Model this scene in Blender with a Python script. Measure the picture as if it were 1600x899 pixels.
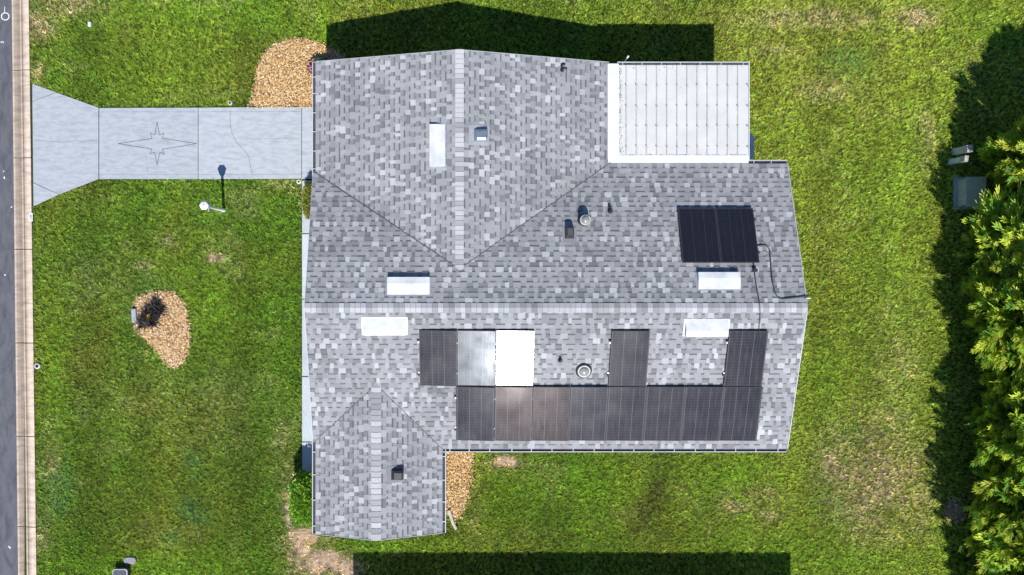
import bpy, math, random
import numpy as np
from mathutils import Vector, Matrix

random.seed(7)
RNG = np.random.default_rng(11)
scene = bpy.context.scene
for o in list(bpy.data.objects):
    bpy.data.objects.remove(o, do_unlink=True)
col = scene.collection

# ------------------------------------------------------------------ camera
H = 22.5                      # drone height above the lawn, metres
F = 1120.0                    # focal length in pixels of a 1600 px wide picture
NX, NY = 720.0, 420.0         # picture point straight below the drone
cam = bpy.data.cameras.new('camera')
cam.sensor_width = 36.0
cam.lens = F / 1600.0 * 36.0
cam.shift_x = (800 - NX) / 1600.0
cam.shift_y = -(449.5 - NY) / 1600.0
cam.clip_start = 0.1
cam.clip_end = 2000
camo = bpy.data.objects.new('camera', cam)
camo.location = (0, 0, H)
camo.rotation_euler = (0, 0, 0)
col.objects.link(camo)
scene.camera = camo
scene.render.resolution_x = 1024
scene.render.resolution_y = 575
scene.render.engine = 'CYCLES'

# ------------------------------------------------------------------ sky and sun
SUN_EL = math.radians(53.0)
SUN_AZ = math.radians(2.5)    # east of south (the bottom of the picture is south)
to_sun = Vector((math.sin(SUN_AZ) * math.cos(SUN_EL), -math.cos(SUN_AZ) * math.cos(SUN_EL), math.sin(SUN_EL)))
world = bpy.data.worlds.new('World')
scene.world = world
world.use_nodes = True
wn = world.node_tree
bg = wn.nodes['Background']
sky = wn.nodes.new('ShaderNodeTexSky')
sky.sky_type = 'NISHITA'
sky.sun_disc = False
sky.sun_elevation = SUN_EL
sky.sun_rotation = math.pi - SUN_AZ
sky.air_density = 1.0
sky.dust_density = 0.0
sky.ozone_density = 7.0
wn.links.new(sky.outputs[0], bg.inputs['Color'])
bg.inputs['Strength'].default_value = 0.09
sl = bpy.data.lights.new('sun', 'SUN')
sl.energy = 4.2
sl.angle = math.radians(0.5)
sl.color = (1.0, 0.98, 0.945)
so = bpy.data.objects.new('sun', sl)
so.rotation_euler = to_sun.to_track_quat('Z', 'Y').to_euler()
so.location = (0, -30, 40)
col.objects.link(so)
vs = scene.view_settings
vs.view_transform = 'Standard'
vs.look = 'None'
vs.exposure = 0.55
vs.gamma = 1.0
vs.use_curve_mapping = False


def W(px, py, z=0.0):
    """point of the place seen at a photo pixel, at height z"""
    s = F / (H - z)
    return Vector(((px - NX) / s, (NY - py) / s, z))


# ------------------------------------------------------------------ helpers
def tag(o, label=None, cat=None, group=None, kind=None):
    if label: o['label'] = label
    if cat: o['category'] = cat
    if group: o['group'] = group
    if kind: o['kind'] = kind
    return o


def empty(name, loc=(0, 0, 0)):
    o = bpy.data.objects.new(name, None)
    o.location = loc
    o.empty_display_size = 0.2
    col.objects.link(o)
    return o


def link(name, me, mats=None, parent=None):
    o = bpy.data.objects.new(name, me)
    if mats is not None and len(me.materials) == 0:
        for m in (mats if isinstance(mats, (list, tuple)) else [mats]):
            me.materials.append(m)
    col.objects.link(o)
    if parent is not None:
        o.parent = parent
        if parent.type == 'EMPTY' and parent.parent is None:
            o.matrix_parent_inverse = Matrix.Translation(-Vector(parent.location))
    return o


class MB:
    """collects polygons for one mesh"""
    def __init__(self):
        self.v = []; self.f = []; self.t = []; self.m = []; self.sm = []

    def poly(self, pts, tone=0.5, mi=0, smooth=False):
        b = len(self.v)
        self.v += [tuple(p) for p in pts]
        self.f.append(tuple(range(b, b + len(pts))))
        self.t.append(tone); self.m.append(mi); self.sm.append(smooth)

    def prism(self, bot, top, tone=0.5, mi=0, cap_bottom=False):
        n = len(bot); b = len(self.v)
        self.v += [tuple(p) for p in bot] + [tuple(p) for p in top]
        fs = [tuple(range(b + n, b + 2 * n))]
        for i in range(n):
            j = (i + 1) % n
            fs.append((b + i, b + j, b + n + j, b + n + i))
        if cap_bottom:
            fs.append(tuple(reversed(range(b, b + n))))
        for f in fs:
            self.f.append(f); self.t.append(tone); self.m.append(mi); self.sm.append(False)

    def box(self, lo, hi, tone=0.5, mi=0, M=None):
        x0, y0, z0 = lo; x1, y1, z1 = hi
        b = [Vector(p) for p in ((x0, y0, z0), (x1, y0, z0), (x1, y1, z0), (x0, y1, z0))]
        t = [Vector(p) for p in ((x0, y0, z1), (x1, y0, z1), (x1, y1, z1), (x0, y1, z1))]
        if M is not None:
            b = [M @ p for p in b]; t = [M @ p for p in t]
        self.prism(b, t, tone, mi, True)

    def tube(self, pts, r, n=8, tone=0.5, mi=0, cap=True):
        pts = [Vector(p) for p in pts]
        rr = r if isinstance(r, (list, tuple)) else [r] * len(pts)
        rings = []
        for i, p in enumerate(pts):
            d = (pts[min(i + 1, len(pts) - 1)] - pts[max(i - 1, 0)]).normalized()
            a = d.orthogonal().normalized() if i == 0 else (pa - d * pa.dot(d)).normalized()
            pa = a
            c = d.cross(a)
            base = len(self.v)
            for k in range(n):
                an = 2 * math.pi * k / n
                self.v.append(tuple(p + (a * math.cos(an) + c * math.sin(an)) * rr[i]))
            rings.append(base)
        for i in range(len(rings) - 1):
            for k in range(n):
                k2 = (k + 1) % n
                self.f.append((rings[i] + k, rings[i] + k2, rings[i + 1] + k2, rings[i + 1] + k))
                self.t.append(tone); self.m.append(mi); self.sm.append(True)
        if cap:
            for b, rev in ((rings[0], True), (rings[-1], False)):
                f = tuple(range(b, b + n))
                self.f.append(tuple(reversed(f)) if rev else f)
                self.t.append(tone); self.m.append(mi); self.sm.append(False)

    def lathe(self, prof, n=24, M=None, tone=0.5, mi=0, cap_top=True):
        M = M or Matrix.Identity(4)
        rings = []
        for (r, z) in prof:
            b = len(self.v)
            for k in range(n):
                a = 2 * math.pi * k / n
                self.v.append(tuple(M @ Vector((r * math.cos(a), r * math.sin(a), z))))
            rings.append(b)
        for i in range(len(rings) - 1):
            for k in range(n):
                k2 = (k + 1) % n
                self.f.append((rings[i] + k, rings[i] + k2, rings[i + 1] + k2, rings[i + 1] + k))
                self.t.append(tone); self.m.append(mi); self.sm.append(True)
        if cap_top:
            self.f.append(tuple(range(rings[-1], rings[-1] + n)))
            self.t.append(tone); self.m.append(mi); self.sm.append(False)

    def mesh(self, name):
        me = bpy.data.meshes.new(name)
        me.from_pydata(self.v, [], self.f)
        a = me.attributes.new('tone', 'FLOAT', 'FACE')
        a.data.foreach_set('value', self.t)
        me.polygons.foreach_set('material_index', self.m)
        me.polygons.foreach_set('use_smooth', self.sm)
        me.update()
        return me

    def build(self, name, mats, parent=None):
        return link(name, self.mesh(name), mats, parent)


def np_mesh(name, verts, tris, cols=None, smooth=False):
    me = bpy.data.meshes.new(name)
    verts = np.asarray(verts, np.float32); tris = np.asarray(tris, np.int32)
    k = tris.shape[1]
    me.vertices.add(len(verts)); me.vertices.foreach_set('co', verts.ravel())
    me.loops.add(tris.size); me.loops.foreach_set('vertex_index', tris.ravel())
    me.polygons.add(len(tris))
    me.polygons.foreach_set('loop_start', np.arange(0, tris.size, k, dtype=np.int32))
    me.polygons.foreach_set('loop_total', np.full(len(tris), k, np.int32))
    if smooth:
        me.polygons.foreach_set('use_smooth', np.ones(len(tris), bool))
    if cols is not None:
        c = np.ones((len(verts), 4), np.float32); c[:, :3] = cols
        a = me.color_attributes.new('Col', 'FLOAT_COLOR', 'POINT')
        a.data.foreach_set('color', c.ravel())
    me.update(calc_edges=True)
    return me


def scatter(tv, tt, mats, locs, cols, vgain=None):
    """copies of a small template, one per row: arrays for np_mesh"""
    n, k = len(locs), len(tv)
    v = np.einsum('nij,kj->nki', mats, tv) + locs[:, None, :]
    t = (np.arange(n)[:, None, None] * k + tt[None]).reshape(-1, tt.shape[1])
    c = np.repeat(cols[:, None, :], k, 1)
    if vgain is not None:
        c = c * vgain[None, :, None]
    return v.reshape(-1, 3), t, c.reshape(-1, 3)


def frames(d, roll):
    """rotation matrices whose x axis is d, rolled about it"""
    d = d / np.linalg.norm(d, axis=1, keepdims=True)
    up = np.tile(np.array([0., 0., 1.]), (len(d), 1))
    up[np.abs(d[:, 2]) > 0.97] = (0, 1, 0)
    y = np.cross(up, d); y /= np.linalg.norm(y, axis=1, keepdims=True)
    z = np.cross(d, y)
    c, s = np.cos(roll)[:, None], np.sin(roll)[:, None]
    y2 = y * c + z * s; z2 = -y * s + z * c
    return np.stack([d, y2, z2], axis=2)


def hash2(ix, iy, seed):
    h = (ix.astype(np.int64) * 374761393 + iy.astype(np.int64) * 668265263 + seed * 974634777) & 0xFFFFFFFF
    h = ((h ^ (h >> 13)) * 1274126177) & 0xFFFFFFFF
    return ((h ^ (h >> 16)) & 0xFFFF) / 65535.0


def vnoise(x, y, seed=0):
    ix, iy = np.floor(x), np.floor(y)
    fx, fy = x - ix, y - iy
    fx = fx * fx * (3 - 2 * fx); fy = fy * fy * (3 - 2 * fy)
    a = hash2(ix, iy, seed); b = hash2(ix + 1, iy, seed)
    c = hash2(ix, iy + 1, seed); d = hash2(ix + 1, iy + 1, seed)
    return (a * (1 - fx) + b * fx) * (1 - fy) + (c * (1 - fx) + d * fx) * fy


def fbm(x, y, s, seed=0, oc=4):
    t = 0; amp = 0.5; tot = 0
    for i in range(oc):
        t = t + amp * vnoise(x / s + 13.7 * i, y / s - 7.1 * i, seed + i)
        tot += amp; amp *= 0.55; s /= 2.1
    return t / tot


def inside(px, py, poly):
    r = np.zeros(px.shape, bool)
    n = len(poly)
    for i in range(n):
        x0, y0 = poly[i][:2]; x1, y1 = poly[(i + 1) % n][:2]
        if y0 == y1: continue
        c = ((y0 > py) != (y1 > py)) & (px < (x1 - x0) * (py - y0) / (y1 - y0) + x0)
        r ^= c
    return r


# ------------------------------------------------------------------ materials
def new_mat(name):
    m = bpy.data.materials.new(name)
    m.use_nodes = True
    nt = m.node_tree
    return m, nt, nt.nodes['Principled BSDF'], nt.nodes, nt.links


def simple(name, c, rough=0.6, metal=0.0, noise=0.12, scale=8.0, spec=0.5, bump=0.0, bscale=60):
    """plain material with a little blotchy variation and optional fine relief"""
    m, nt, b, N, L = new_mat(name)
    tc = N.new('ShaderNodeTexCoord')
    nz = N.new('ShaderNodeTexNoise'); nz.inputs['Scale'].default_value = scale; nz.inputs['Detail'].default_value = 5
    L.new(tc.outputs['Object'], nz.inputs['Vector'])
    cr = N.new('ShaderNodeValToRGB')
    cr.color_ramp.elements[0].position = 0.3; cr.color_ramp.elements[1].position = 0.7
    cr.color_ramp.elements[0].color = tuple(x * (1 - noise) for x in c) + (1,)
    cr.color_ramp.elements[1].color = tuple(min(1, x * (1 + noise)) for x in c) + (1,)
    L.new(nz.outputs[0], cr.inputs[0]); L.new(cr.outputs[0], b.inputs['Base Color'])
    b.inputs['Roughness'].default_value = rough
    b.inputs['Metallic'].default_value = metal
    b.inputs['Specular IOR Level'].default_value = spec
    if bump:
        n2 = N.new('ShaderNodeTexNoise'); n2.inputs['Scale'].default_value = bscale; n2.inputs['Detail'].default_value = 6
        L.new(tc.outputs['Object'], n2.inputs['Vector'])
        bp = N.new('ShaderNodeBump'); bp.inputs['Strength'].default_value = bump; bp.inputs['Distance'].default_value = 0.01
        L.new(n2.outputs[0], bp.inputs['Height']); L.new(bp.outputs[0], b.inputs['Normal'])
    return m


def vcol_mat(name, rough=0.7, transl=0.0, spec=0.3, gain=1.0, nscale=0):
    """uses the colour that each leaf, blade or chip carries"""
    m, nt, b, N, L = new_mat(name)
    at = N.new('ShaderNodeAttribute'); at.attribute_name = 'Col'
    src = at.outputs['Color']
    if nscale:
        tc = N.new('ShaderNodeTexCoord')
        nz = N.new('ShaderNodeTexNoise'); nz.inputs['Scale'].default_value = nscale; nz.inputs['Detail'].default_value = 6
        L.new(tc.outputs['Object'], nz.inputs['Vector'])
        mr = N.new('ShaderNodeMapRange'); mr.inputs[1].default_value = .3; mr.inputs[2].default_value = .7
        mr.inputs[3].default_value = .7; mr.inputs[4].default_value = 1.3
        L.new(nz.outputs[0], mr.inputs[0])
        mx = N.new('ShaderNodeVectorMath'); mx.operation = 'SCALE'
        L.new(src, mx.inputs[0]); L.new(mr.outputs[0], mx.inputs['Scale'])
        src = mx.outputs[0]
    L.new(src, b.inputs['Base Color'])
    b.inputs['Roughness'].default_value = rough
    b.inputs['Specular IOR Level'].default_value = spec
    if transl:
        tr = N.new('ShaderNodeBsdfTranslucent'); L.new(src, tr.inputs['Color'])
        mi = N.new('ShaderNodeMixShader'); mi.inputs[0].default_value = transl
        out = [n for n in N if n.type == 'OUTPUT_MATERIAL'][0]
        L.new(b.outputs[0], mi.inputs[1]); L.new(tr.outputs[0], mi.inputs[2]); L.new(mi.outputs[0], out.inputs[0])
    return m


def shingle_mat():
    m, nt, b, N, L = new_mat('asphalt_shingle')
    at = N.new('ShaderNodeAttribute'); at.attribute_name = 'tone'
    cr = N.new('ShaderNodeValToRGB')
    e = cr.color_ramp.elements
    e[0].position = 0.0; e[0].color = (.080, .084, .096, 1)
    e[1].position = 1.0; e[1].color = (.425, .423, .428, 1)
    for p, c in ((.25, (.148, .148, .154, 1)), (.5, (.226, .226, .232, 1)), (.75, (.300, .300, .306, 1))):
        x = e.new(p); x.color = c
    L.new(at.outputs['Fac'], cr.inputs[0])
    tc = N.new('ShaderNodeTexCoord'); geo = N.new('ShaderNodeNewGeometry')
    g = N.new('ShaderNodeTexNoise'); g.inputs['Scale'].default_value = 90; g.inputs['Detail'].default_value = 3
    L.new(geo.outputs['Position'], g.inputs['Vector'])
    big = N.new('ShaderNodeTexNoise'); big.inputs['Scale'].default_value = 0.7; big.inputs['Detail'].default_value = 4
    L.new(geo.outputs['Position'], big.inputs['Vector'])
    m1 = N.new('ShaderNodeMapRange'); m1.inputs[1].default_value = .25; m1.inputs[2].default_value = .75
    m1.inputs[3].default_value = .72; m1.inputs[4].default_value = 1.28
    L.new(g.outputs[0], m1.inputs[0])
    m2 = N.new('ShaderNodeMapRange'); m2.inputs[1].default_value = .3; m2.inputs[2].default_value = .7
    m2.inputs[3].default_value = .88; m2.inputs[4].default_value = 1.1
    L.new(big.outputs[0], m2.inputs[0])
    mm = N.new('ShaderNodeMath'); mm.operation = 'MULTIPLY'
    L.new(m1.outputs[0], mm.inputs[0]); L.new(m2.outputs[0], mm.inputs[1])
    sc = N.new('ShaderNodeVectorMath'); sc.operation = 'SCALE'
    L.new(cr.outputs[0], sc.inputs[0]); L.new(mm.outputs[0], sc.inputs['Scale'])
    L.new(sc.outputs[0], b.inputs['Base Color'])
    b.inputs['Roughness'].default_value = .9
    b.inputs['Specular IOR Level'].default_value = .2
    bp = N.new('ShaderNodeBump'); bp.inputs['Strength'].default_value = .35; bp.inputs['Distance'].default_value = .004
    L.new(g.outputs[0], bp.inputs['Height']); L.new(bp.outputs[0], b.inputs['Normal'])
    return m


def concrete_mat(name, c, stain, sx=1.0, sy=1.0):
    m, nt, b, N, L = new_mat(name)
    geo = N.new('ShaderNodeNewGeometry')
    mp = N.new('ShaderNodeMapping'); mp.inputs['Scale'].default_value = (sx, sy, 1)
    L.new(geo.outputs['Position'], mp.inputs['Vector'])
    n1 = N.new('ShaderNodeTexNoise'); n1.inputs['Scale'].default_value = 1.3; n1.inputs['Detail'].default_value = 8
    n1.inputs['Roughness'].default_value = .68; n1.inputs['Distortion'].default_value = .6
    n2 = N.new('ShaderNodeTexNoise'); n2.inputs['Scale'].default_value = 28; n2.inputs['Detail'].default_value = 5
    L.new(mp.outputs[0], n1.inputs['Vector']); L.new(mp.outputs[0], n2.inputs['Vector'])
    cr = N.new('ShaderNodeValToRGB')
    cr.color_ramp.elements[0].position = .33; cr.color_ramp.elements[0].color = tuple(stain) + (1,)
    cr.color_ramp.elements[1].position = .58; cr.color_ramp.elements[1].color = tuple(c) + (1,)
    L.new(n1.outputs[0], cr.inputs[0])
    mr = N.new('ShaderNodeMapRange'); mr.inputs[1].default_value = .3; mr.inputs[2].default_value = .7
    mr.inputs[3].default_value = .86; mr.inputs[4].default_value = 1.12
    L.new(n2.outputs[0], mr.inputs[0])
    at = N.new('ShaderNodeAttribute'); at.attribute_name = 'tone'
    mt = N.new('ShaderNodeMath'); mt.operation = 'MULTIPLY_ADD'; mt.inputs[1].default_value = .7; mt.inputs[2].default_value = .62
    L.new(at.outputs['Fac'], mt.inputs[0])
    mm = N.new('ShaderNodeMath'); mm.operation = 'MULTIPLY'
    L.new(mr.outputs[0], mm.inputs[0]); L.new(mt.outputs[0], mm.inputs[1])
    sc = N.new('ShaderNodeVectorMath'); sc.operation = 'SCALE'
    L.new(cr.outputs[0], sc.inputs[0]); L.new(mm.outputs[0], sc.inputs['Scale'])
    L.new(sc.outputs[0], b.inputs['Base Color'])
    b.inputs['Roughness'].default_value = .85
    b.inputs['Specular IOR Level'].default_value = .25
    bp = N.new('ShaderNodeBump'); bp.inputs['Strength'].default_value = .25; bp.inputs['Distance'].default_value = .006
    L.new(n2.outputs[0], bp.inputs['Height']); L.new(bp.outputs[0], b.inputs['Normal'])
    return m


def panel_mat(name, dust, rough, drough, coat=1.0, spec=.12, tint=None, lval=.10):
    """dark solar glass: faint cell grid, dust, sheen"""
    m, nt, b, N, L = new_mat(name)
    tc = N.new('ShaderNodeTexCoord')
    sp = N.new('ShaderNodeSeparateXYZ'); L.new(tc.outputs['Object'], sp.inputs[0])

    def line(sock, period, half, off=0.0):
        a = N.new('ShaderNodeMath'); a.operation = 'ADD'; a.inputs[1].default_value = 50 * period + off
        L.new(sock, a.inputs[0])
        p = N.new('ShaderNodeMath'); p.operation = 'PINGPONG'; p.inputs[1].default_value = period / 2
        L.new(a.outputs[0], p.inputs[0])
        q = N.new('ShaderNodeMath'); q.operation = 'LESS_THAN'; q.inputs[1].default_value = half
        L.new(p.outputs[0], q.inputs[0])
        return q.outputs[0]
    gx = line(sp.outputs[0], .163, .0035)
    bus = line(sp.outputs[0], .326, .0055, .163)
    gy = line(sp.outputs[1], .0815, .003)
    mid = line(sp.outputs[1], 1.63, .007)
    mx = N.new('ShaderNodeMath'); mx.operation = 'MAXIMUM'; L.new(gx, mx.inputs[0]); L.new(gy, mx.inputs[1])
    st = N.new('ShaderNodeTexNoise'); st.inputs['Scale'].default_value = 1.0; st.inputs['Detail'].default_value = 7
    st.inputs['Roughness'].default_value = .7
    mp = N.new('ShaderNodeMapping'); mp.inputs['Scale'].default_value = (22, 2.2, 1)
    inf = N.new('ShaderNodeObjectInfo')
    ad = N.new('ShaderNodeVectorMath'); ad.operation = 'ADD'
    L.new(tc.outputs['Object'], ad.inputs[0]); L.new(inf.outputs['Location'], ad.inputs[1])
    L.new(ad.outputs[0], mp.inputs[0]); L.new(mp.outputs[0], st.inputs['Vector'])
    sm = N.new('ShaderNodeMapRange'); sm.inputs[1].default_value = .42; sm.inputs[2].default_value = .78
    L.new(st.outputs[0], sm.inputs[0])
    base = N.new('ShaderNodeMix'); base.data_type = 'RGBA'
    base.inputs[6].default_value = (.010, .009, .014, 1)
    base.inputs[7].default_value = (lval, lval, lval * 1.15, 1)
    lm = N.new('ShaderNodeMath'); lm.operation = 'MULTIPLY'; L.new(mx.outputs[0], lm.inputs[0])
    la = N.new('ShaderNodeMath'); la.operation = 'MULTIPLY_ADD'; la.inputs[1].default_value = .7; la.inputs[2].default_value = .25
    L.new(sm.outputs[0], la.inputs[0]); L.new(la.outputs[0], lm.inputs[1])
    l2 = N.new('ShaderNodeMath'); l2.operation = 'MAXIMUM'; L.new(lm.outputs[0], l2.inputs[0]); L.new(bus, l2.inputs[1])
    L.new(l2.outputs[0], base.inputs[0])
    d2 = N.new('ShaderNodeMix'); d2.data_type = 'RGBA'
    L.new(base.outputs[2], d2.inputs[6]); d2.inputs[7].default_value = (.36, .30, .26, 1)
    df = N.new('ShaderNodeMath'); df.operation = 'MULTIPLY_ADD'; df.inputs[1].default_value = dust * 2.6; df.inputs[2].default_value = dust * .4
    L.new(sm.outputs[0], df.inputs[0]); L.new(df.outputs[0], d2.inputs[0])
    L.new(d2.outputs[2], b.inputs['Base Color'])
    # soiling varies the gloss: rain streaks and cleaner patches
    rn = N.new('ShaderNodeTexNoise'); rn.inputs['Scale'].default_value = 1.6; rn.inputs['Detail'].default_value = 5
    L.new(ad.outputs[0], rn.inputs['Vector'])
    rm = N.new('ShaderNodeMapRange'); rm.inputs[1].default_value = .3; rm.inputs[2].default_value = .7
    rm.inputs[3].default_value = drough * .74; rm.inputs[4].default_value = drough * 1.3
    rx = N.new('ShaderNodeMath'); rx.operation = 'MULTIPLY_ADD'; rx.inputs[1].default_value = .35
    L.new(st.outputs[0], rx.inputs[0]); L.new(rn.outputs[0], rx.inputs[2])
    rs2 = N.new('ShaderNodeMath'); rs2.operation = 'SUBTRACT'; rs2.inputs[1].default_value = .17
    L.new(rx.outputs[0], rs2.inputs[0]); L.new(rs2.outputs[0], rm.inputs[0])
    L.new(rm.outputs[0], b.inputs['Roughness'])
    b.inputs['Specular IOR Level'].default_value = spec
    if tint: b.inputs['Specular Tint'].default_value = tint
    b.inputs['Coat Weight'].default_value = coat
    b.inputs['Coat Roughness'].default_value = rough
    # pressed glass: slight grain that breaks up the glint
    gn = N.new('ShaderNodeTexNoise'); gn.inputs['Scale'].default_value = 70; gn.inputs['Detail'].default_value = 3
    L.new(tc.outputs['Object'], gn.inputs['Vector'])
    bp = N.new('ShaderNodeBump'); bp.inputs['Strength'].default_value = .05; bp.inputs['Distance'].default_value = .004
    L.new(gn.outputs[0], bp.inputs['Height']); L.new(bp.outputs[0], b.inputs['Coat Normal'])
    return m


M = {}
M['shingle'] = shingle_mat()
M['white'] = simple('white_paint', (.60, .61, .63), .45, noise=.05, scale=3)
M['lampwhite'] = simple('lamp_white', (.80, .80, .81), .4, noise=.03)
M['membrane'] = simple('white_membrane', (.51, .505, .485), .6, noise=.07, scale=2.2)
M['white_metal'] = simple('white_metal', (.55, .56, .565), .5, noise=.16, scale=3.5, spec=.3)
M['gutter'] = simple('gutter_aluminium', (.46, .47, .49), .45, noise=.08, scale=5)
M['drip'] = simple('drip_edge', (.42, .43, .45), .5, noise=.1, scale=5)
M['trough_shade'] = simple('gutter_shade', (.055, .055, .065), .95, noise=.4, scale=20)  # dark colour standing in for the shade inside the gutters
M['grime'] = simple('grime', (.36, .35, .33), .9, noise=.25, scale=14)
M['dirt'] = simple('roof_dirt', (.25, .235, .21), .95, noise=.3, scale=30)
M['stucco'] = simple('stucco', (.62, .6, .55), .9, bump=.3, bscale=120)
M['soffit'] = simple('soffit', (.6, .6, .6), .7)
M['black'] = simple('black_plastic', (.012, .012, .014), .55, noise=.3, scale=10)
M['black_metal'] = simple('black_metal', (.03, .03, .034), .45, noise=.3, scale=10)
M['galv'] = simple('galvanised', (.30, .34, .40), .35, metal=.7, noise=.12, scale=6)
M['conduit'] = simple('conduit', (.045, .05, .055), .5)
M['greymetal'] = simple('grey_metal', (.36, .37, .39), .5, metal=.3, noise=.12)
M['clear'] = simple('acrylic_dome', (.26, .26, .23), .12, noise=.25, scale=14, spec=.6)
M['palering'] = simple('pale_ring', (.40, .40, .38), .5, noise=.25, scale=12)
M['lampglass'] = simple('frosted_glass', (.7, .71, .72), .2)
M['greenbox'] = simple('green_cabinet', (.50, .51, .40), .55, noise=.15)
M['acbody'] = simple('condenser_body', (.55, .57, .6), .5)
M['asphalt'] = concrete_mat('asphalt', (.118, .119, .134), (.070, .072, .083), 3.2, 1.2)
M['concrete'] = concrete_mat('driveway_concrete', (.382, .405, .43), (.288, .308, .332), 2.2, 6.5)
M['walk'] = concrete_mat('walk_concrete', (.46, .495, .53), (.40, .43, .465))
M['kerb'] = concrete_mat('kerb_concrete', (.49, .385, .295), (.29, .23, .185), 1.6, 5.0)
M['joint'] = simple('joint', (.085, .09, .10), .95, noise=.3, scale=20)
M['crack'] = simple('crack', (.15, .165, .185), .95, noise=.4, scale=14)
M['roadpaint'] = simple('road_paint', (.62, .63, .66), .8, noise=.25, scale=25)
M['frame'] = simple('panel_frame', (.045, .045, .05), .6, metal=.2, spec=.2)
M['rail'] = simple('rail', (.3, .31, .32), .4, metal=.8)
M['panel_s'] = panel_mat('solar_glass_south', .034, .105, .5, spec=.08)
M['panel_hazy'] = panel_mat('solar_glass_hazy', .03, .10, .25, 0, .125, (.80, .88, 1.0, 1))
M['panel_milky'] = panel_mat('solar_glass_milky', .035, .10, .25, 0, .050, (1.0, .88, .90, 1))
M['panel_n'] = panel_mat('solar_glass_north', .004, .12, .6, spec=.05, lval=.035)
M['grass'] = vcol_mat('grass_blade', .75, .22, .2)
M['turf'] = vcol_mat('turf', .95, 0, .1, nscale=9)
M['leaf'] = vcol_mat('leaf', .5, .38, .4)
M['chip'] = vcol_mat('wood_chip', .9, 0, .15)
M['bark'] = simple('bark', (.12, .09, .065), .95, noise=.35, scale=9, bump=.6, bscale=25)
M['beigepipe'] = simple('tan_pipe', (.42, .37, .31), .6)
M['darkbin'] = simple('dark_bin', (.05, .052, .075), .55, noise=.25, scale=12)
M['paleedge'] = simple('pale_rim', (.4, .38, .37), .6)
M['greyslab'] = simple('grey_slab', (.34, .36, .41), .85, noise=.15, scale=10)


# ------------------------------------------------------------------ lawn colour
def blob(X, Y, px, py, rx, ry, rot=0.0):
    c = W(px, py)
    s = F / H
    dx = (X - c.x) * s; dy = (c.y - Y) * s
    ca, sa = math.cos(math.radians(rot)), math.sin(math.radians(rot))
    u = (dx * ca + dy * sa) / rx; v = (-dx * sa + dy * ca) / ry
    return np.exp(-(u * u + v * v))


DRY = [(65, 40, 20, 22, .75), (105, 10, 55, 16, .6), (60, 112, 10, 16, .45), (262, 375, 16, 16, .55), (338, 402, 16, 10, .7),
       (225, 415, 14, 9, .4), (452, 770, 14, 50, .6), (470, 850, 30, 26, 1.0), (512, 885, 48, 20, 1.0), (495, 838, 26, 12, 1.0),
       (1430, 28, 32, 15, .95), (1270, 30, 95, 17, .7), (1220, 78, 40, 14, .4), (1285, 140, 40, 22, .45),
       (1190, 772, 26, 13, .8), (1150, 792, 26, 8, .8), (1200, 806, 20, 10, .6), (1375, 745, 66, 80, .85), (1312, 725, 36, 60, .6), (1400, 560, 40, 80, .3),
       (1395, 660, 30, 30, .5), (1435, 800, 26, 40, .5), (1448, 225, 14, 45, .5), (1385, 775, 45, 40, .4), (790, 722, 30, 12, .55),
       (80, 720, 16, 60, .45), (66, 830, 12, 40, .4), (440, 690, 18, 60, .25), (475, 300, 30, 10, .3), (435, 290, 28, 9, .35),
       (740, 790, 12, 50, .3), (1490, 795, 24, 20, .7), (150, 430, 60, 40, .15), (205, 615, 90, 60, .12), (330, 640, 60, 70, .14)]
BARE = [(478, 838, 26, 14), (500, 876, 44, 20), (545, 890, 18, 16), (470, 858, 14, 14), (452, 800, 6, 30), (466, 745, 8, 8), (1492, 800, 20, 16), (790, 720, 18, 9), (330, 402, 6, 6)]
DARK = [(1025, 770, 20, 55, 14, .75), (1000, 810, 20, 40, 10, .5), (870, 790, 50, 22, 0, .25), (345, 560, 50, 40, 0, .25), (380, 720, 60, 90, 0, .22)]
TEAL = [(300, 725, 15, 26, .7), (298, 790, 20, 20, .6), (312, 812, 18, 10, .5), (92, 768, 20, 36, .75), (270, 838, 14, 12, .5),
        (1320, 95, 40, 22, .5), (1330, 680, 24, 18, .4), (50, 8, 14, 10, .5), (230, 470, 30, 40, .35), (1310, 770, 40, 40, .3)]
BRIGHT = [(250, 885, 160, 26, .8), (330, 490, 45, 60, .55), (85, 600, 20, 120, .6), (190, 650, 20, 60, .4), (900, 770, 160, 40, .45),
          (1150, 740, 50, 25, .5), (1180, 850, 120, 20, .5), (250, 110, 100, 50, .3), (310, 20, 160, 30, .55), (505, 60, 18, 40, .7),
          (1290, 620, 30, 90, .4), (1400, 400, 60, 220, .25), (1560, 40, 50, 40, .5), (620, 852, 110, 10, .6), (1330, 880, 100, 20, .7)]


def bareness(X, Y, n2=None, n3=None):
    if n2 is None:
        n2 = fbm(X, Y, .7, 9); n3 = fbm(X, Y, .17, 21, 3)
    b = np.zeros_like(X)
    for (x, y, rx, ry) in BARE:
        b = np.maximum(b, blob(X, Y, x, y, rx, ry))
    return np.clip((b * (.55 + .9 * n2) + (n3 - .5) * .55 - .22) * 2.2, 0, 1)


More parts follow.
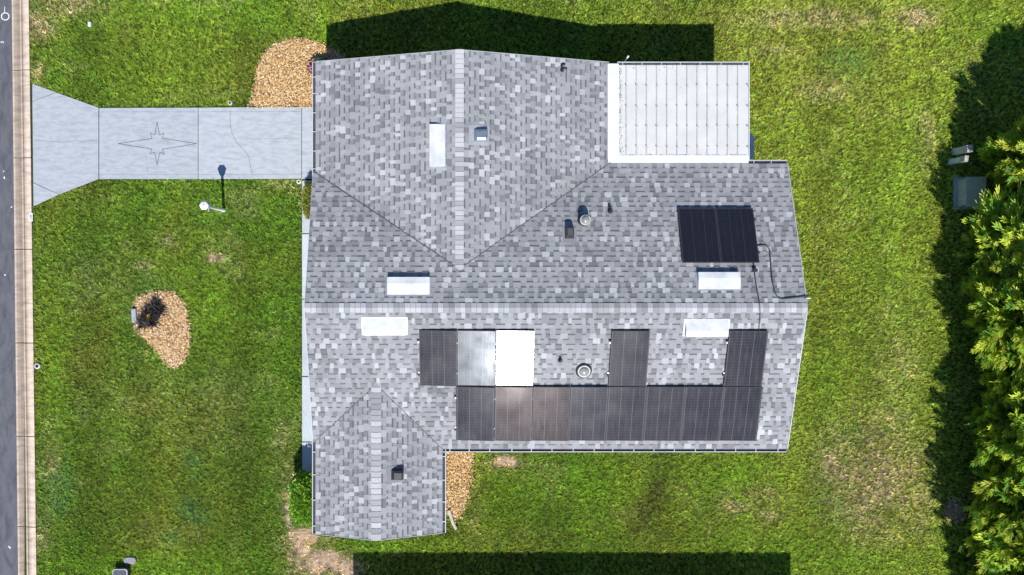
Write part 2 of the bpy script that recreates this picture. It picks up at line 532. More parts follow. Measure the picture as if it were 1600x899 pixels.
def lawn_color(X, Y):
    s = F / H
    n1 = fbm(X, Y, 3.2, 3); n2 = fbm(X, Y, .7, 9); n3 = fbm(X, Y, .17, 21, 3)
    px = NX + X * s; py = NY - Y * s
    right = 1 / (1 + np.exp(-(px - 1100) / 60.0))
    olive = np.array([.140, .162, .022]); green = np.array([.100, .176, .018]); yellow = np.array([.250, .280, .040])
    t = np.clip((n1 - .5) * 2.2 + .5, 0, 1)[..., None]
    c = olive * (1 - t) + green * t
    c = c * (1 - right[..., None] * .55) + yellow * right[..., None] * .55
    # mower stripes, a slow sway across the lot
    st = np.sin(px / 13.0 + .8 * n1) * .075 + np.sin(px / 37.0 + n1) * .09
    c = c * (1 + st)[..., None]
    for (x, y, rx, ry, k) in BRIGHT:
        b = (blob(X, Y, x, y, rx, ry) * k)[..., None]
        c = c * (1 - b) + np.array([.145, .255, .018]) * b
    for (x, y, rx, ry, k) in TEAL:
        b = (blob(X, Y, x, y, rx, ry) * k * np.clip(n2 * 2 - .2, 0, 1))[..., None]
        c = c * (1 - b) + np.array([.05, .17, .05]) * b
    for (x, y, rx, ry, ro, k) in DARK:
        b = (blob(X, Y, x, y, rx, ry, ro) * k * np.clip(n2 * 2.2 - .3, 0, 1))[..., None]
        c = c * (1 - b) + np.array([.065, .060, .018]) * b
    d = np.zeros_like(X)
    for (x, y, rx, ry, k) in DRY:
        d = np.maximum(d, blob(X, Y, x, y, rx, ry) * k)
    d = np.clip(d * (.1 + 1.8 * n2) * np.clip(-.35 + 2.5 * n3, .12, 1.6), 0, .92)
    d = np.maximum(d, np.clip((n2 - .60) * 1.6, 0, .25) * n1)[..., None]
    c = c * (1 - d) + np.array([.35, .28, .15]) * d
    c = c * (.76 + .48 * n3 + .3 * (n2 - .5))[..., None]
    bare = bareness(X, Y, n2, n3)[..., None]
    c = c * (1 - bare) + np.array([.40, .29, .20]) * (.30 + 1.25 * n3)[..., None] * bare
    return c


# ------------------------------------------------------------------ ground, road, kerb
g = MB()
g.poly([(-300, -300, -.06), (300, -300, -.06), (300, 300, -.06), (-300, 300, -.06)])
gm = simple('far_turf', (.085, .135, .022), .95, noise=.3, scale=.8)
tag(g.build('ground', gm), kind='structure')

GX0, GX1, GY0, GY1, GS = -13.7, 19.6, -11.0, 10.0, .12
xs = np.arange(GX0, GX1, GS); ys = np.arange(GY0, GY1, GS)
XX, YY = np.meshgrid(xs, ys)
ZZ = (fbm(XX, YY, .5, 5, 3) - .5) * .022 - .006
vv = np.stack([XX.ravel(), YY.ravel(), ZZ.ravel()], 1)
nx, ny = len(xs), len(ys)
idx = np.arange(nx * ny).reshape(ny, nx)
qq = np.stack([idx[:-1, :-1].ravel(), idx[:-1, 1:].ravel(), idx[1:, 1:].ravel(), idx[1:, :-1].ravel()], 1)
lawn = link('lawn', np_mesh('lawn', vv, qq, (lawn_color(XX, YY) * (.30 + .62 * bareness(XX, YY))[..., None]).reshape(-1, 3), True), M['turf'])
tag(lawn, kind='structure')


def kerb_x(py, side):
    """kerb edges in pixels: 0 road side, 1 lawn side"""
    return (18.5 + 10.0 * py / 899.0) if side == 0 else (46.5 + 12.0 * py / 899.0)


r = MB()
a = W(kerb_x(-400, 0) + 1, -400); b_ = W(kerb_x(1300, 0) + 1, 1300)
r.poly([(-19.0, b_.y, 0), (b_.x, b_.y, 0), (a.x, a.y, 0), (-19.0, a.y, 0)])
road = r.build('road', M['asphalt']); tag(road, kind='structure')
kerb = empty('kerb', W(35, 450)); tag(kerb, kind='structure')
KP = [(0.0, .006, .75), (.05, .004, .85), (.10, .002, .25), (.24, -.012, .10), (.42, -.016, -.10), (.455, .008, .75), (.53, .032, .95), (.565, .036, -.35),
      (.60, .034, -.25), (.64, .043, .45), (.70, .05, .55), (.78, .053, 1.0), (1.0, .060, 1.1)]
jy = [-180, -35, 110, 247, 390, 536, 682, 823, 966, 1110]
for i in range(len(jy) - 1):
    y0, y1 = jy[i] + .55, jy[i + 1] - .55
    m = MB()
    rows = []
    for py in (y0, y1):
        L_, R_ = W(kerb_x(py, 0), py), W(kerb_x(py, 1), py)
        rows.append([Vector((L_.x + (R_.x - L_.x) * u, L_.y, z)) for (u, z, t) in KP])
    for k in range(len(KP) - 1):
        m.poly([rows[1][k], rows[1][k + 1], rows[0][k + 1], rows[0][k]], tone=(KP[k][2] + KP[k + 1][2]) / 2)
    for rw, fl in ((rows[0], 1), (rows[1], 0)):
        pts = rw + [Vector((rw[-1].x, rw[-1].y, -.1)), Vector((rw[0].x, rw[0].y, -.1))]
        m.poly(pts if fl else list(reversed(pts)), tone=.1)
    e0, e1 = rows[0][-1], rows[1][-1]
    m.poly([e1, Vector((e1.x, e1.y, -.1)), Vector((e0.x, e0.y, -.1)), e0])
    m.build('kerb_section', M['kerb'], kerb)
# survey mark painted on the asphalt
m = MB()
c = W(8.3, 26)
n = 22
for k in range(n):
    a0, a1 = 2 * math.pi * k / n, 2 * math.pi * (k + 1) / n
    p = [(c.x + rr * math.cos(an) * 1.05, c.y + rr * math.sin(an), .004) for rr, an in ((.098, a0), (.128, a0), (.128, a1), (.098, a1))]
    m.poly(p)
t0, t1 = W(7.2, 11), W(7.8, 19.8)
m.poly([(t0.x - .008, t1.y, .004), (t0.x + .012, t1.y, .004), (t0.x + .012, t0.y, .004), (t0.x - .008, t0.y, .004)])
tag(m.build('survey_mark', M['roadpaint']), 'white painted circle with a short stem on the asphalt road', 'road marking')
# small worn paint flecks
m = MB()
for (px, py, w, h, an) in ((18, 324, 5, 2, 50), (7, 278, 3, 5, 10), (2, 66, 3, 3, 0), (5, 66, 2, 4, 20), (15, 855, 3, 6, 40), (8, 430, 3, 4, 60), (6, 268, 2, 3, 0)):
    c = W(px, py); s = .5 / 49.8
    R = Matrix.Rotation(math.radians(an), 3, 'Z')
    pts = []
    for k in range(7):
        aa = 2 * math.pi * k / 7
        q = R @ Vector((w * s * math.cos(aa) * random.uniform(.6, 1.1), h * s * math.sin(aa) * random.uniform(.6, 1.1), 0))
        pts.append((c.x + q.x, c.y + q.y, .004))
    m.poly(pts)
tag(m.build('paint_flecks', M['roadpaint']), 'scattered pale flecks on the asphalt by the kerb', 'road marking', kind='stuff')
# stencil on kerb
st = empty('kerb_stencil', W(48, 339, .05))
tag(st, 'small white square stencil with dark mark painted on the kerb', 'kerb marking')
m = MB(); c = W(48.6, 339.5, .06)
m.poly([(c.x - .055, c.y - .13, .0665), (c.x + .055, c.y - .13, .0675), (c.x + .055, c.y + .13, .0675), (c.x - .055, c.y + .13, .0665)])
m.build('white_patch', M['roadpaint'], st)
for (dx, dy) in ((-.018, .06), (.018, .03), (-.018, 0), (.018, -.06)):
    m = MB(); m.poly([(c.x + dx - .016, c.y + dy - .018, .071), (c.x + dx + .016, c.y + dy - .018, .071), (c.x + dx + .016, c.y + dy + .018, .071), (c.x + dx - .016, c.y + dy + .018, .071)])
    m.build('dark_mark', M['joint'], st)

# ------------------------------------------------------------------ driveway, walk
drive = empty('driveway', W(270, 225)); tag(drive, kind='structure')
SL = .03


def slab(pix, name, mat, parent, gap=0.010, z=SL, tone=.5):
    pts = [W(*p) for p in pix]
    c = sum(pts, Vector()) / len(pts)
    q = []
    for p in pts:
        d = (c - p); d.x = math.copysign(min(gap, abs(d.x)), d.x); d.y = math.copysign(min(gap, abs(d.y)), d.y)
        q.append(Vector((p.x + d.x, p.y + d.y, 0)))
    if sum(q[i].x * q[(i + 1) % len(q)].y - q[(i + 1) % len(q)].x * q[i].y for i in range(len(q))) < 0:
        q.reverse()
    m = MB()
    m.prism([Vector((p.x, p.y, -.08)) for p in q], [Vector((p.x, p.y, z)) for p in q], tone)
    return m.build(name, mat, parent)


slab([(51, 159), (51, 131), (89, 145)], 'concrete_slab', M['concrete'], drive, .009, tone=.45)
slab([(51, 159), (89, 145), (155, 168.5), (155, 280.5), (93, 304.5), (52.5, 286)], 'concrete_slab', M['concrete'], drive, .009)
slab([(52.5, 286), (93, 304.5), (53, 322.5)], 'concrete_slab', M['concrete'], drive, .009, tone=.55)
slab([(155.6, 169), (310, 168.5), (310, 280.5), (155.6, 280.5)], 'concrete_slab', M['concrete'], drive, .006, tone=.5)
slab([(310.4, 168.5), (471.5, 167.5), (471.5, 280), (310.4, 280.5)], 'concrete_slab', M['concrete'], drive, .006, tone=.6)
slab([(472, 167.5), (538, 167), (538, 279.8), (472, 280)], 'concrete_slab', M['concrete'], drive, .006, tone=.62)
# dark filler that shows in the joints
m = MB()
m.poly([W(51.5, 321, .012), W(155, 280, .012), W(537, 279, .012), W(537, 168, .012), W(155, 169, .012), W(51.5, 132, .012)])
m.build('joint_filler', M['joint'], drive)


def strip(m, pts, w, z):
    pts = [Vector(p) for p in pts]
    Ls, Rs = [], []
    for i, p in enumerate(pts):
        d = (pts[min(i + 1, len(pts) - 1)] - pts[max(i - 1, 0)]); d.z = 0; d.normalize()
        nrm = Vector((-d.y, d.x, 0)) * w / 2
        Ls.append((p.x + nrm.x, p.y + nrm.y, z)); Rs.append((p.x - nrm.x, p.y - nrm.y, z))
    for i in range(len(pts) - 1):
        m.poly([Rs[i], Rs[i + 1], Ls[i + 1], Ls[i]])


star = [(185.7, 225), (238, 216.8), (235.3, 208), (242.3, 211.8), (246.2, 191.5), (250, 211.8), (256.8, 208.5), (253.8, 216.4), (308, 225),
        (254.2, 233.8), (257.4, 241.8), (250.4, 238.4), (246.2, 258.3), (242.3, 238.4), (235, 241), (238.2, 233.4)]
m = MB()
for i in range(len(star)):
    strip(m, [W(*star[i]), W(*star[(i + 1) % len(star)])], .016, SL + .003)
m.build('compass_star_groove', M['joint'], drive)


def crack(pix, w=.009, jit=.025, mat='crack', seg=7):
    m = MB(); out = []
    for i in range(len(pix) - 1):
        a, b = W(*pix[i]), W(*pix[i + 1])
        for k in range(seg):
            p = a.lerp(b, k / seg)
            out.append(Vector((p.x + random.uniform(-jit, jit), p.y + random.uniform(-jit, jit), 0)))
    out.append(W(*pix[-1]))
    strip(m, out, w, SL + .0035)
    m.build('crack', M[mat], drive)


crack([(361, 172), (360, 185), (361, 200), (364, 212), (369, 221), (377, 230), (385, 238), (389, 245), (391, 255), (393, 266), (395, 277)], .012, .006, seg=3)
crack([(55, 219), (85, 223), (120, 221), (154, 220)], .008, .02)
crack([(385, 218), (430, 217), (470, 216)], .007, .012)
crack([(229, 245), (231, 262), (232, 272)], .006, .015)
m = MB()
for y in (175.5, 273.5):
    strip(m, [W(156, y), W(309, y - .3)], .007, SL + .0034); strip(m, [W(311, y - .3), W(471, y - .7)], .007, SL + .0034)
m.build('edge_tooling', M['crack'], drive)

walk = empty('walkway', W(480, 500)); tag(walk, kind='structure')
for (y0, y1) in ((282.5, 365), (366, 467), (468, 588), (589, 690), (691, 744)):
    slab([(472 - .0 * y0, y0), (472, y1), (494, y1), (494, y0)], 'concrete_slab', M['walk'], walk, .006, .028, random.uniform(.4, .65))

# ------------------------------------------------------------------ mulch beds
BED_NW = [(390, 166), (392, 158), (397, 148), (398, 135), (401, 120), (404, 105), (410, 92), (420, 80), (433, 70), (446, 64), (460, 64), (478, 63),
          (500, 69), (516, 76), (532, 84), (545, 100), (545, 166)]
BED_W = [(213, 512), (211, 497), (209, 485), (213, 472), (222, 463), (236, 457), (252, 456), (266, 458), (275, 460), (282, 468), (290, 480), (293, 495), (295, 515),
         (295, 540), (292, 556), (287, 567), (278, 574), (270, 574), (264, 571), (256, 560), (245, 547), (232, 532), (222, 522)]
BED_S = [(697, 700), (740, 700), (737, 725), (736, 745), (732, 770), (727, 788), (720, 803), (715, 812), (706, 805), (697, 800)]
BED_WALK = [(494, 283), (530, 283), (530, 745), (494, 745)]
chip_v = np.array([[-.5, -.14, 0], [.38, -.17, 0], [.5, .04, .0], [.34, .15, 0], [-.46, .12, 0], [0, 0, .10]])
chip_t = np.array([[0, 1, 5], [1, 2, 5], [2, 3, 5], [3, 4, 5], [4, 0, 5]])


def chips(name, pix, dens, label, tint, hump=.05):
    poly = [W(*p) for p in pix]
    cx = sum(p.x for p in poly) / len(poly); cy = sum(p.y for p in poly) / len(poly)
    x0, x1 = min(p.x for p in poly), max(p.x for p in poly); y0, y1 = min(p.y for p in poly), max(p.y for p in poly)
    n = int((x1 - x0 + .2) * (y1 - y0 + .2) * dens)
    X = RNG.uniform(x0 - .1, x1 + .1, n); Y = RNG.uniform(y0 - .1, y1 + .1, n)
    jx = X + RNG.normal(0, .055, n); jy_ = Y + RNG.normal(0, .055, n)
    k = inside(jx, jy_, poly); X, Y = X[k], Y[k]; n = len(X)
    d = RNG.normal(0, 1, (n, 3)); d[:, 2] *= .28
    mats = frames(d, RNG.normal(0, .45, n)) * (RNG.uniform(.02, .075, n))[:, None, None]
    pal = np.array([[.66, .41, .17], [.76, .54, .28], [.50, .29, .11], [.82, .66, .42], [.22, .13, .055], [.62, .36, .14]]) * np.array(tint)
    cols = pal[RNG.integers(0, len(pal), n)] * RNG.uniform(.75, 1.2, n)[:, None]
    locs = np.stack([X, Y, .03 + RNG.uniform(0, hump, n)], 1)
    v, t, c = scatter(chip_v, chip_t, mats, locs, cols)
    b = len(v)
    v = np.concatenate([v, np.array([[p.x, p.y, .022] for p in poly] + [[cx, cy, .03]])])
    m_ = len(poly)
    t = np.concatenate([t, np.array([[b + i, b + (i + 1) % m_, b + m_] for i in range(m_)])])
    c = np.concatenate([c, np.tile(np.array([[.20, .12, .055]]), (m_ + 1, 1))])
    o = link(name, np_mesh(name, v, t, c), M['chip'])
    tag(o, label, 'mulch', kind='stuff')


chips('wood_chips', BED_NW, 3000, 'tan wood chip mulch bed above the driveway against the garage corner', (1, 1, 1))
chips('wood_chips', BED_W, 3000, 'pale wood chip mulch island in the front lawn', (1.08, 1.1, 1.22))
chips('wood_chips', BED_S, 3000, 'tan wood chip mulch bed in the corner beside the small gable wing', (1.02, 1.02, 1.0))
m = MB()
m.poly([W(p[0], p[1], .018) for p in reversed(BED_WALK)])
soil = m.build('soil_strip', simple('soil', (.2, .14, .1), .95, noise=.4, scale=9)); tag(soil, kind='structure')

# ------------------------------------------------------------------ grass
WALLS = [[(-3.7, -4.7), (8.75, -4.7), (8.75, 2.65), (-3.7, 2.65)], [(-3.7, 2.6), (7.75, 2.6), (7.75, 5.45), (-3.7, 5.45)],
         [(-3.75, -7.05), (-.8, -7.05), (-.8, -4.6), (-3.75, -4.6)]]
PAVE = [[W(*p) for p in q] for q in ([(40, 128), (51, 131), (155, 167.6), (545, 166), (545, 281), (155, 281.5), (52, 323.5), (40, 330)],
                                      [(471.3, 281), (530, 281), (530, 745), (471.3, 745)], BED_NW, BED_W, BED_S)]
n = 440000
X = RNG.uniform(-13.6, 18.6, n); Y = RNG.uniform(-10.3, 9.1, n)
keep = np.ones(n, bool)
jx = X + RNG.normal(0, .012, n); jy_ = Y + RNG.normal(0, .012, n)
for q in WALLS + PAVE:
    keep &= ~inside(jx, jy_, q)
keep &= (NX + jx * 49.78) > (46.5 + 12.0 * (NY - jy_ * 49.78) / 899.0)
lc = lawn_color(X, Y)
dryness = np.clip(lc[:, 0] / (lc[:, 1] + 1e-4) - .75, 0, .6) / .6
keep &= RNG.random(n) > dryness * .45
bare_n = bareness(X, Y)
keep &= RNG.random(n) > bare_n * .5
clump = .4 * vnoise(X / .07, Y / .07, 71) + .6 * vnoise(X / .038, Y / .038, 72)
clump = np.clip((clump - .5) * 1.9 + .5, 0, 1)
keep &= (clump > .20) | (RNG.random(n) < .3)
X, Y, lc, clump = X[keep], Y[keep], lc[keep], clump[keep]
n = len(X)
bl_v = []
bl_t = []
for k in range(3):
    a = k * 2.1 + .3
    ca, sa = math.cos(a), math.sin(a)
    w, l, h = .0115, (.052, .040, .060)[k], (.060, .080, .045)[k]
    b0 = len(bl_v)
    bl_v += [[-sa * w, ca * w, 0], [sa * w, -ca * w, 0], [ca * l, sa * l, h]]
    bl_t.append([b0, b0 + 1, b0 + 2])
bl_v = np.array(bl_v); bl_t = np.array(bl_t)
ang = RNG.uniform(0, 2 * math.pi, n); sc = RNG.uniform(.75, 1.45, n)
mats = np.zeros((n, 3, 3))
mats[:, 0, 0] = np.cos(ang) * sc; mats[:, 0, 1] = -np.sin(ang) * sc
mats[:, 1, 0] = np.sin(ang) * sc; mats[:, 1, 1] = np.cos(ang) * sc; mats[:, 2, 2] = RNG.uniform(.7, 1.2, n) * (.45 + .95 * clump)
gc = lc * ((RNG.uniform(.6, 1.3, n) + (RNG.random(n) < .12) * .6) * (.42 + 1.15 * clump))[:, None] * np.array([1.60, 1.64, 1.5]) * (1 + RNG.normal(0, 1, (n, 3)) * np.array([.12, .05, .25])).clip(.3, 1.8)
v, t, c = scatter(bl_v, bl_t, mats, np.stack([X, Y, np.full(n, -.008)], 1), gc)
go = link('grass', np_mesh('grass', v, t, c), M['grass'])
tag(go, 'mown green lawn grass with dry patches all round the house', 'grass', kind='stuff')
del v, t, c, mats, gc

# ------------------------------------------------------------------ house
house = empty('house', (2.4, -1.0, 0))
tag(house, 'single storey house with grey shingle gable roofs and white gutters', 'house')
P1 = .2926
ZE = 2.5
YN, YR, YS = 2.93, -1.03, -5.02
XL, XR = -4.10, 9.10
ZR = ZE + P1 * (YN - YR)
GXW, GXE, GXR = -4.03, 4.14, -.034
ZG = 3.36
YA = YN - (ZG - ZE) / P1
GW_Y = 2.70
ZGW = ZE + P1 * (YN - GW_Y)
PW = (ZG - ZGW) / (GXR - GXW)
PE = (ZG - ZE) / (GXE - GXR)
SXW, SXE, SXR = -4.03, -.52, -2.30
ZS = 3.05
YB = YS + (ZS - ZE) / P1
SW_Y = -4.78
ZSW = ZE + P1 * (SW_Y - YS)
PSW = (ZS - ZSW) / (SXR - SXW)
PSE = (ZS - ZE) / (SXE - SXR)
GNE, GNR = 5.75, 5.84     # north gable: rake at the eaves and at the peak
SSE = -7.37

GW_YX = GW_Y + (XL - GXW) * (GW_Y - YA) / (GXW - GXR)      # valley lines carried on to the rake
SW_YX = SW_Y + (XL - SXW) * (SW_Y - YB) / (SXW - SXR)
planes = {
    'N': dict(z=lambda x, y: ZE + P1 * (YN - y), dirn=(0, 1), polys=[
        [(XL, YR), (GXR, YR), (GXR, YA), (XL, GW_YX)], [(GXR, YR), (XR, YR), (XR, YN), (GXE, YN), (GXR, YA)]]),
    'S': dict(z=lambda x, y: ZE + P1 * (y - YS), dirn=(0, -1), polys=[
        [(XL, YR), (XL, SW_YX), (SXR, YB), (SXR, YR)], [(SXR, YR), (SXR, YB), (SXE, YS), (XR, YS), (XR, YR)]]),
    'GW': dict(z=lambda x, y: ZG - PW * (GXR - x), dirn=(-1, 0), polys=[[(GXR, YA), (GXR, GNR), (GXW, GNE), (GXW, GW_Y)]]),
    'GE': dict(z=lambda x, y: ZG - PE * (x - GXR), dirn=(1, 0), polys=[[(GXR, YA), (GXE, YN), (GXE, GNE), (GXR, GNR)]]),
    'SW': dict(z=lambda x, y: ZS - PSW * (SXR - x), dirn=(-1, 0), polys=[[(SXR, YB), (SXW, SW_Y), (SXW, SSE), (SXR, SSE)]]),
    'SE': dict(z=lambda x, y: ZS - PSE * (x - SXR), dirn=(1, 0), polys=[[(SXR, YB), (SXR, SSE), (SXE, SSE), (SXE, YS)]]),
}


def area2(p):
    return sum(p[i][0] * p[(i + 1) % len(p)][1] - p[(i + 1) % len(p)][0] * p[i][1] for i in range(len(p)))


for pl in planes.values():
    pl['polys'] = [q if area2(q) > 0 else q[::-1] for q in pl['polys']]


def clip(sub, cl):
    out = sub
    for i in range(len(cl)):
        a, b = cl[i], cl[(i + 1) % len(cl)]
        ex, ey = b[0] - a[0], b[1] - a[1]
        inp, out = out, []
        if not inp: return []
        for k in range(len(inp)):
            p, q = inp[k], inp[(k + 1) % len(inp)]
            dp = ex * (p[1] - a[1]) - ey * (p[0] - a[0]); dq = ex * (q[1] - a[1]) - ey * (q[0] - a[0])
            if dp >= 0: out.append(p)
            if (dp >= 0) != (dq >= 0):
                tt = dp / (dp - dq)
                out.append((p[0] + (q[0] - p[0]) * tt, p[1] + (q[1] - p[1]) * tt))
    return out


def on_roof(px, py, key):
    """roof point seen at a photo pixel"""
    z = 3.0
    for _ in range(12):
        p = W(px, py, z); z = planes[key]['z'](p.x, p.y)
    return W(px, py, z)


def roof_frame(px, py, key):
    """matrix at a roof point: x across the slope, y up the slope, z off the roof"""
    p = on_roof(px, py, key)
    dn = planes[key]['dirn']
    zf = planes[key]['z']
    g = (zf(p.x + dn[0], p.y + dn[1]) - zf(p.x, p.y))
    up = -Vector((dn[0], dn[1], g)).normalized()
    ac = Vector((-up.y, up.x, 0)).normalized() * -1
    nn = ac.cross(up)
    R = Matrix((ac, up, nn)).transposed().to_4x4()
    return Matrix.Translation(p) @ R


# walls
def wall_box(name, x0, y0, x1, y1, z1):
    m = MB(); m.box((x0, y0, -.05), (x1, y1, z1)); return m.build(name, M['stucco'], house)


wall_box('wall', -3.70, -4.70, 8.75, 2.60, 2.43)
wall_box('wall', -3.695, 2.604, 3.75, 5.45, 2.43)
wall_box('wall', -3.695, -7.05, -.80, -4.704, 2.43)
# garage door, facing the driveway
gd = MB()
for k in range(4):
    gd.box((-3.74, 2.95, .05 + k * .53), (-3.705, 4.95, .05 + k * .53 + .52))
gd.build('garage_door', M['white'], house)

# roof deck with fascia and soffit
deck = MB()
for pl in planes.values():
    for q in pl['polys']:
        zf = pl['z']
        deck.prism([(x, y, zf(x, y) - .045) for x, y in q], [(x, y, zf(x, y) - .012) for x, y in q])
roof = deck.build('roof', M['soffit'], house)
# gable walls under the rakes
for pts in ([(8.72, YS + .3, 2.43), (8.72, YN - .3, 2.43), (8.72, YR, ZR - .12)], [(-3.68, YS + .3, 2.43), (-3.68, YR, ZR - .12), (-3.68, YN - .3, 2.43)],
            [(GXW + .35, 5.43, 2.43), (GXR, 5.43, ZG - .12), (GXE - .4, 5.43, 2.43)], [(SXW + .35, -7.03, 2.43), (SXE - .35, -7.03, 2.43), (SXR, -7.03, ZS - .12)]):
    m = MB(); nrm = Vector((pts[1][0] - pts[0][0], pts[1][1] - pts[0][1], pts[1][2] - pts[0][2])).cross(Vector((pts[2][0] - pts[0][0], pts[2][1] - pts[0][1], pts[2][2] - pts[0][2]))).normalized() * .03
    m.prism([Vector(p) - nrm for p in pts], [Vector(p) for p in pts], cap_bottom=True)
    m.build('gable_wall', M['stucco'], house)

# rake boards and drip edges
def rake(a, b, out):
    m = MB(); a, b, o = Vector(a), Vector(b), Vector(out)
    w = o * (.022 if o.x > 0 else .012)
    up = Vector((0, 0, .004)); dn = Vector((0, 0, -.14))
    m.prism([a + dn, b + dn, b + dn + w, a + dn + w], [a + up, b + up, b + up + w, a + up + w], cap_bottom=True)
    m.build('rake_board', M['drip'], house)


rake((XR + .002, YR, ZR + .012), (XR + .002, YN, ZE + .012), (1, 0, 0))
rake((XR + .002, YS, ZE + .012), (XR + .002, YR, ZR + .012), (1, 0, 0))
rake((XL - .002, GW_Y - .02, ZGW + .012), (XL - .002, YR, ZR + .012), (-1, 0, 0))
rake((XL - .002, YR, ZR + .012), (XL - .002, SW_Y, ZSW + .012), (-1, 0, 0))
rake((GXR, GNR + .002, ZG + .012), (GXW, GNE + .002, ZGW + .012), (0, 1, 0))
rake((GXE, GNE + .002, ZE + .012), (GXR, GNR + .002, ZG + .012), (0, 1, 0))
rake((SXW, SSE - .002, ZSW + .012), (SXR, SSE - .002, ZS + .012), (0, -1, 0))
rake((SXR, SSE - .002, ZS + .012), (SXE, SSE - .002, ZE + .012), (0, -1, 0))

# shingles: every tab is a raised piece; slots between the teeth lie lower with a dark band under the course above
EXPO = .143
WID = (.09, .11, .135, .16, .195)
field = MB()
cands = []
rs = random.Random(42)


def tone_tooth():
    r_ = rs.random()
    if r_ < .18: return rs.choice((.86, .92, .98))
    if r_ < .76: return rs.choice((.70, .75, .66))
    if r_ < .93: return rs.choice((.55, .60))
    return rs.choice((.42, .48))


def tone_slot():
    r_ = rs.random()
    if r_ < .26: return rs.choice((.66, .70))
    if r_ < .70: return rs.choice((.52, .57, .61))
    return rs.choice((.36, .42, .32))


for key, pl in planes.items():
    zf, dn = pl['z'], pl['dirn']
    horiz = dn[0] == 0
    allp = [p for q in pl['polys'] for p in q]
    ua = [p[0] if horiz else p[1] for p in allp]; va = [(p[0] * dn[0] + p[1] * dn[1]) for p in allp]
    u0, u1, v0, v1 = min(ua), max(ua), min(va), max(va)
    slope = zf(0, 0) - zf(dn[0], dn[1])
    cs = 1 / math.sqrt(1 + slope * slope)
    step = EXPO * cs
    nc = int((v1 - v0) / step) + 2

    def rect(ua_, ub_, va_, vb_):
        if horiz:
            q = [(ua_, va_ * dn[1]), (ub_, va_ * dn[1]), (ub_, vb_ * dn[1]), (ua_, vb_ * dn[1])]
        else:
            q = [(va_ * dn[0], ua_), (vb_ * dn[0], ua_), (vb_ * dn[0], ub_), (va_ * dn[0], ub_)]
        return q if area2(q) > 0 else q[::-1]

    def put(ua_, ub_, va_, vb_, h_up, h_dn, tone):
        r4 = rect(ua_, ub_, va_, vb_)
        for q in pl['polys']:
            cq = clip(r4, q)
            if len(cq) < 3 or abs(area2(cq)) < 1e-5: continue
            top = []
            for x, y in cq:
                v_ = x * dn[0] + y * dn[1]
                f = (v_ - va_) / (vb_ - va_) if vb_ > va_ else 0
                top.append((x, y, zf(x, y) + h_up + (h_dn - h_up) * f))
            field.prism([(x, y, zf(x, y) - .004) for x, y in cq], top, tone)

    for ci in range(nc):
        vb = v1 - ci * step                # butt edge of this course
        va_ = vb - step
        u = u0 - rs.uniform(0, .3)
        tooth = rs.random() < .5
        drift = rs.uniform(-.05, .05)
        while u < u1:
            w = rs.choice(WID)
            if tooth:
                tn = min(1, max(0, tone_tooth() + drift))
                r4 = rect(u, u + w, va_, vb)
                full = any(len(clip(r4, q)) == 4 and abs(abs(area2(clip(r4, q))) - abs(area2(r4))) < 1e-6 for q in pl['polys'])
                if full and ci > 1:
                    cands.append((w, rs.random(), key, u, va_, vb, tn, step, slope))
                else:
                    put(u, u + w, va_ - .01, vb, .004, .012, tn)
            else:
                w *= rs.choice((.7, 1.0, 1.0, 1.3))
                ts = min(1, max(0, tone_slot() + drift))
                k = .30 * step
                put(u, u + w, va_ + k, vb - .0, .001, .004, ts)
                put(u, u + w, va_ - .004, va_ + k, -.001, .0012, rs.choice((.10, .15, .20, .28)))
            u += w
            tooth = not tooth if rs.random() < .96 else tooth
# the widest whole teeth become objects of their own
cands.sort(key=lambda c: (-c[0], c[1]))
own, rest = cands[:300], cands[300:]


def tooth_geo(key, u, w, va_, vb):
    pl = planes[key]; zf, dn = pl['z'], pl['dirn']

    def P(u_, v_, h):
        x, y = (u_, v_ * dn[1]) if dn[0] == 0 else (v_ * dn[0], u_)
        return Vector((x, y, zf(x, y) + h))
    lo, hi = va_ - .01, vb
    b = [P(u, lo, -.004), P(u + w, lo, -.004), P(u + w, hi, -.004), P(u, hi, -.004)]
    t = [P(u, lo, .004), P(u + w, lo, .004), P(u + w, hi, .012), P(u, hi, .012)]
    if (t[1] - t[0]).cross(t[2] - t[0]).z < 0:
        b.reverse(); t.reverse()
    return b, t


for (w, _, key, u, va_, vb, tn, step, slope) in rest:
    b, t = tooth_geo(key, u, w, va_, vb)
    field.prism(b, t, tn)
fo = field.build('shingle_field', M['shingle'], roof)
tag(fo, kind='stuff')
cache = {}
for (w, _, key, u, va_, vb, tn, step, slope) in own:
    b, t = tooth_geo(key, u, w, va_, vb)
    o_ = Vector(b[0])
    kk = (key, round(w, 3), round(tn * 6))
    if kk not in cache:
        mb = MB(); mb.prism([p - o_ for p in b], [p - o_ for p in t], round(tn * 6) / 6)
        cache[kk] = mb.mesh('shingle'); cache[kk].materials.append(M['shingle'])
    o = bpy.data.objects.new('shingle', cache[kk]); o.location = o_; o.parent = roof; col.objects.link(o)

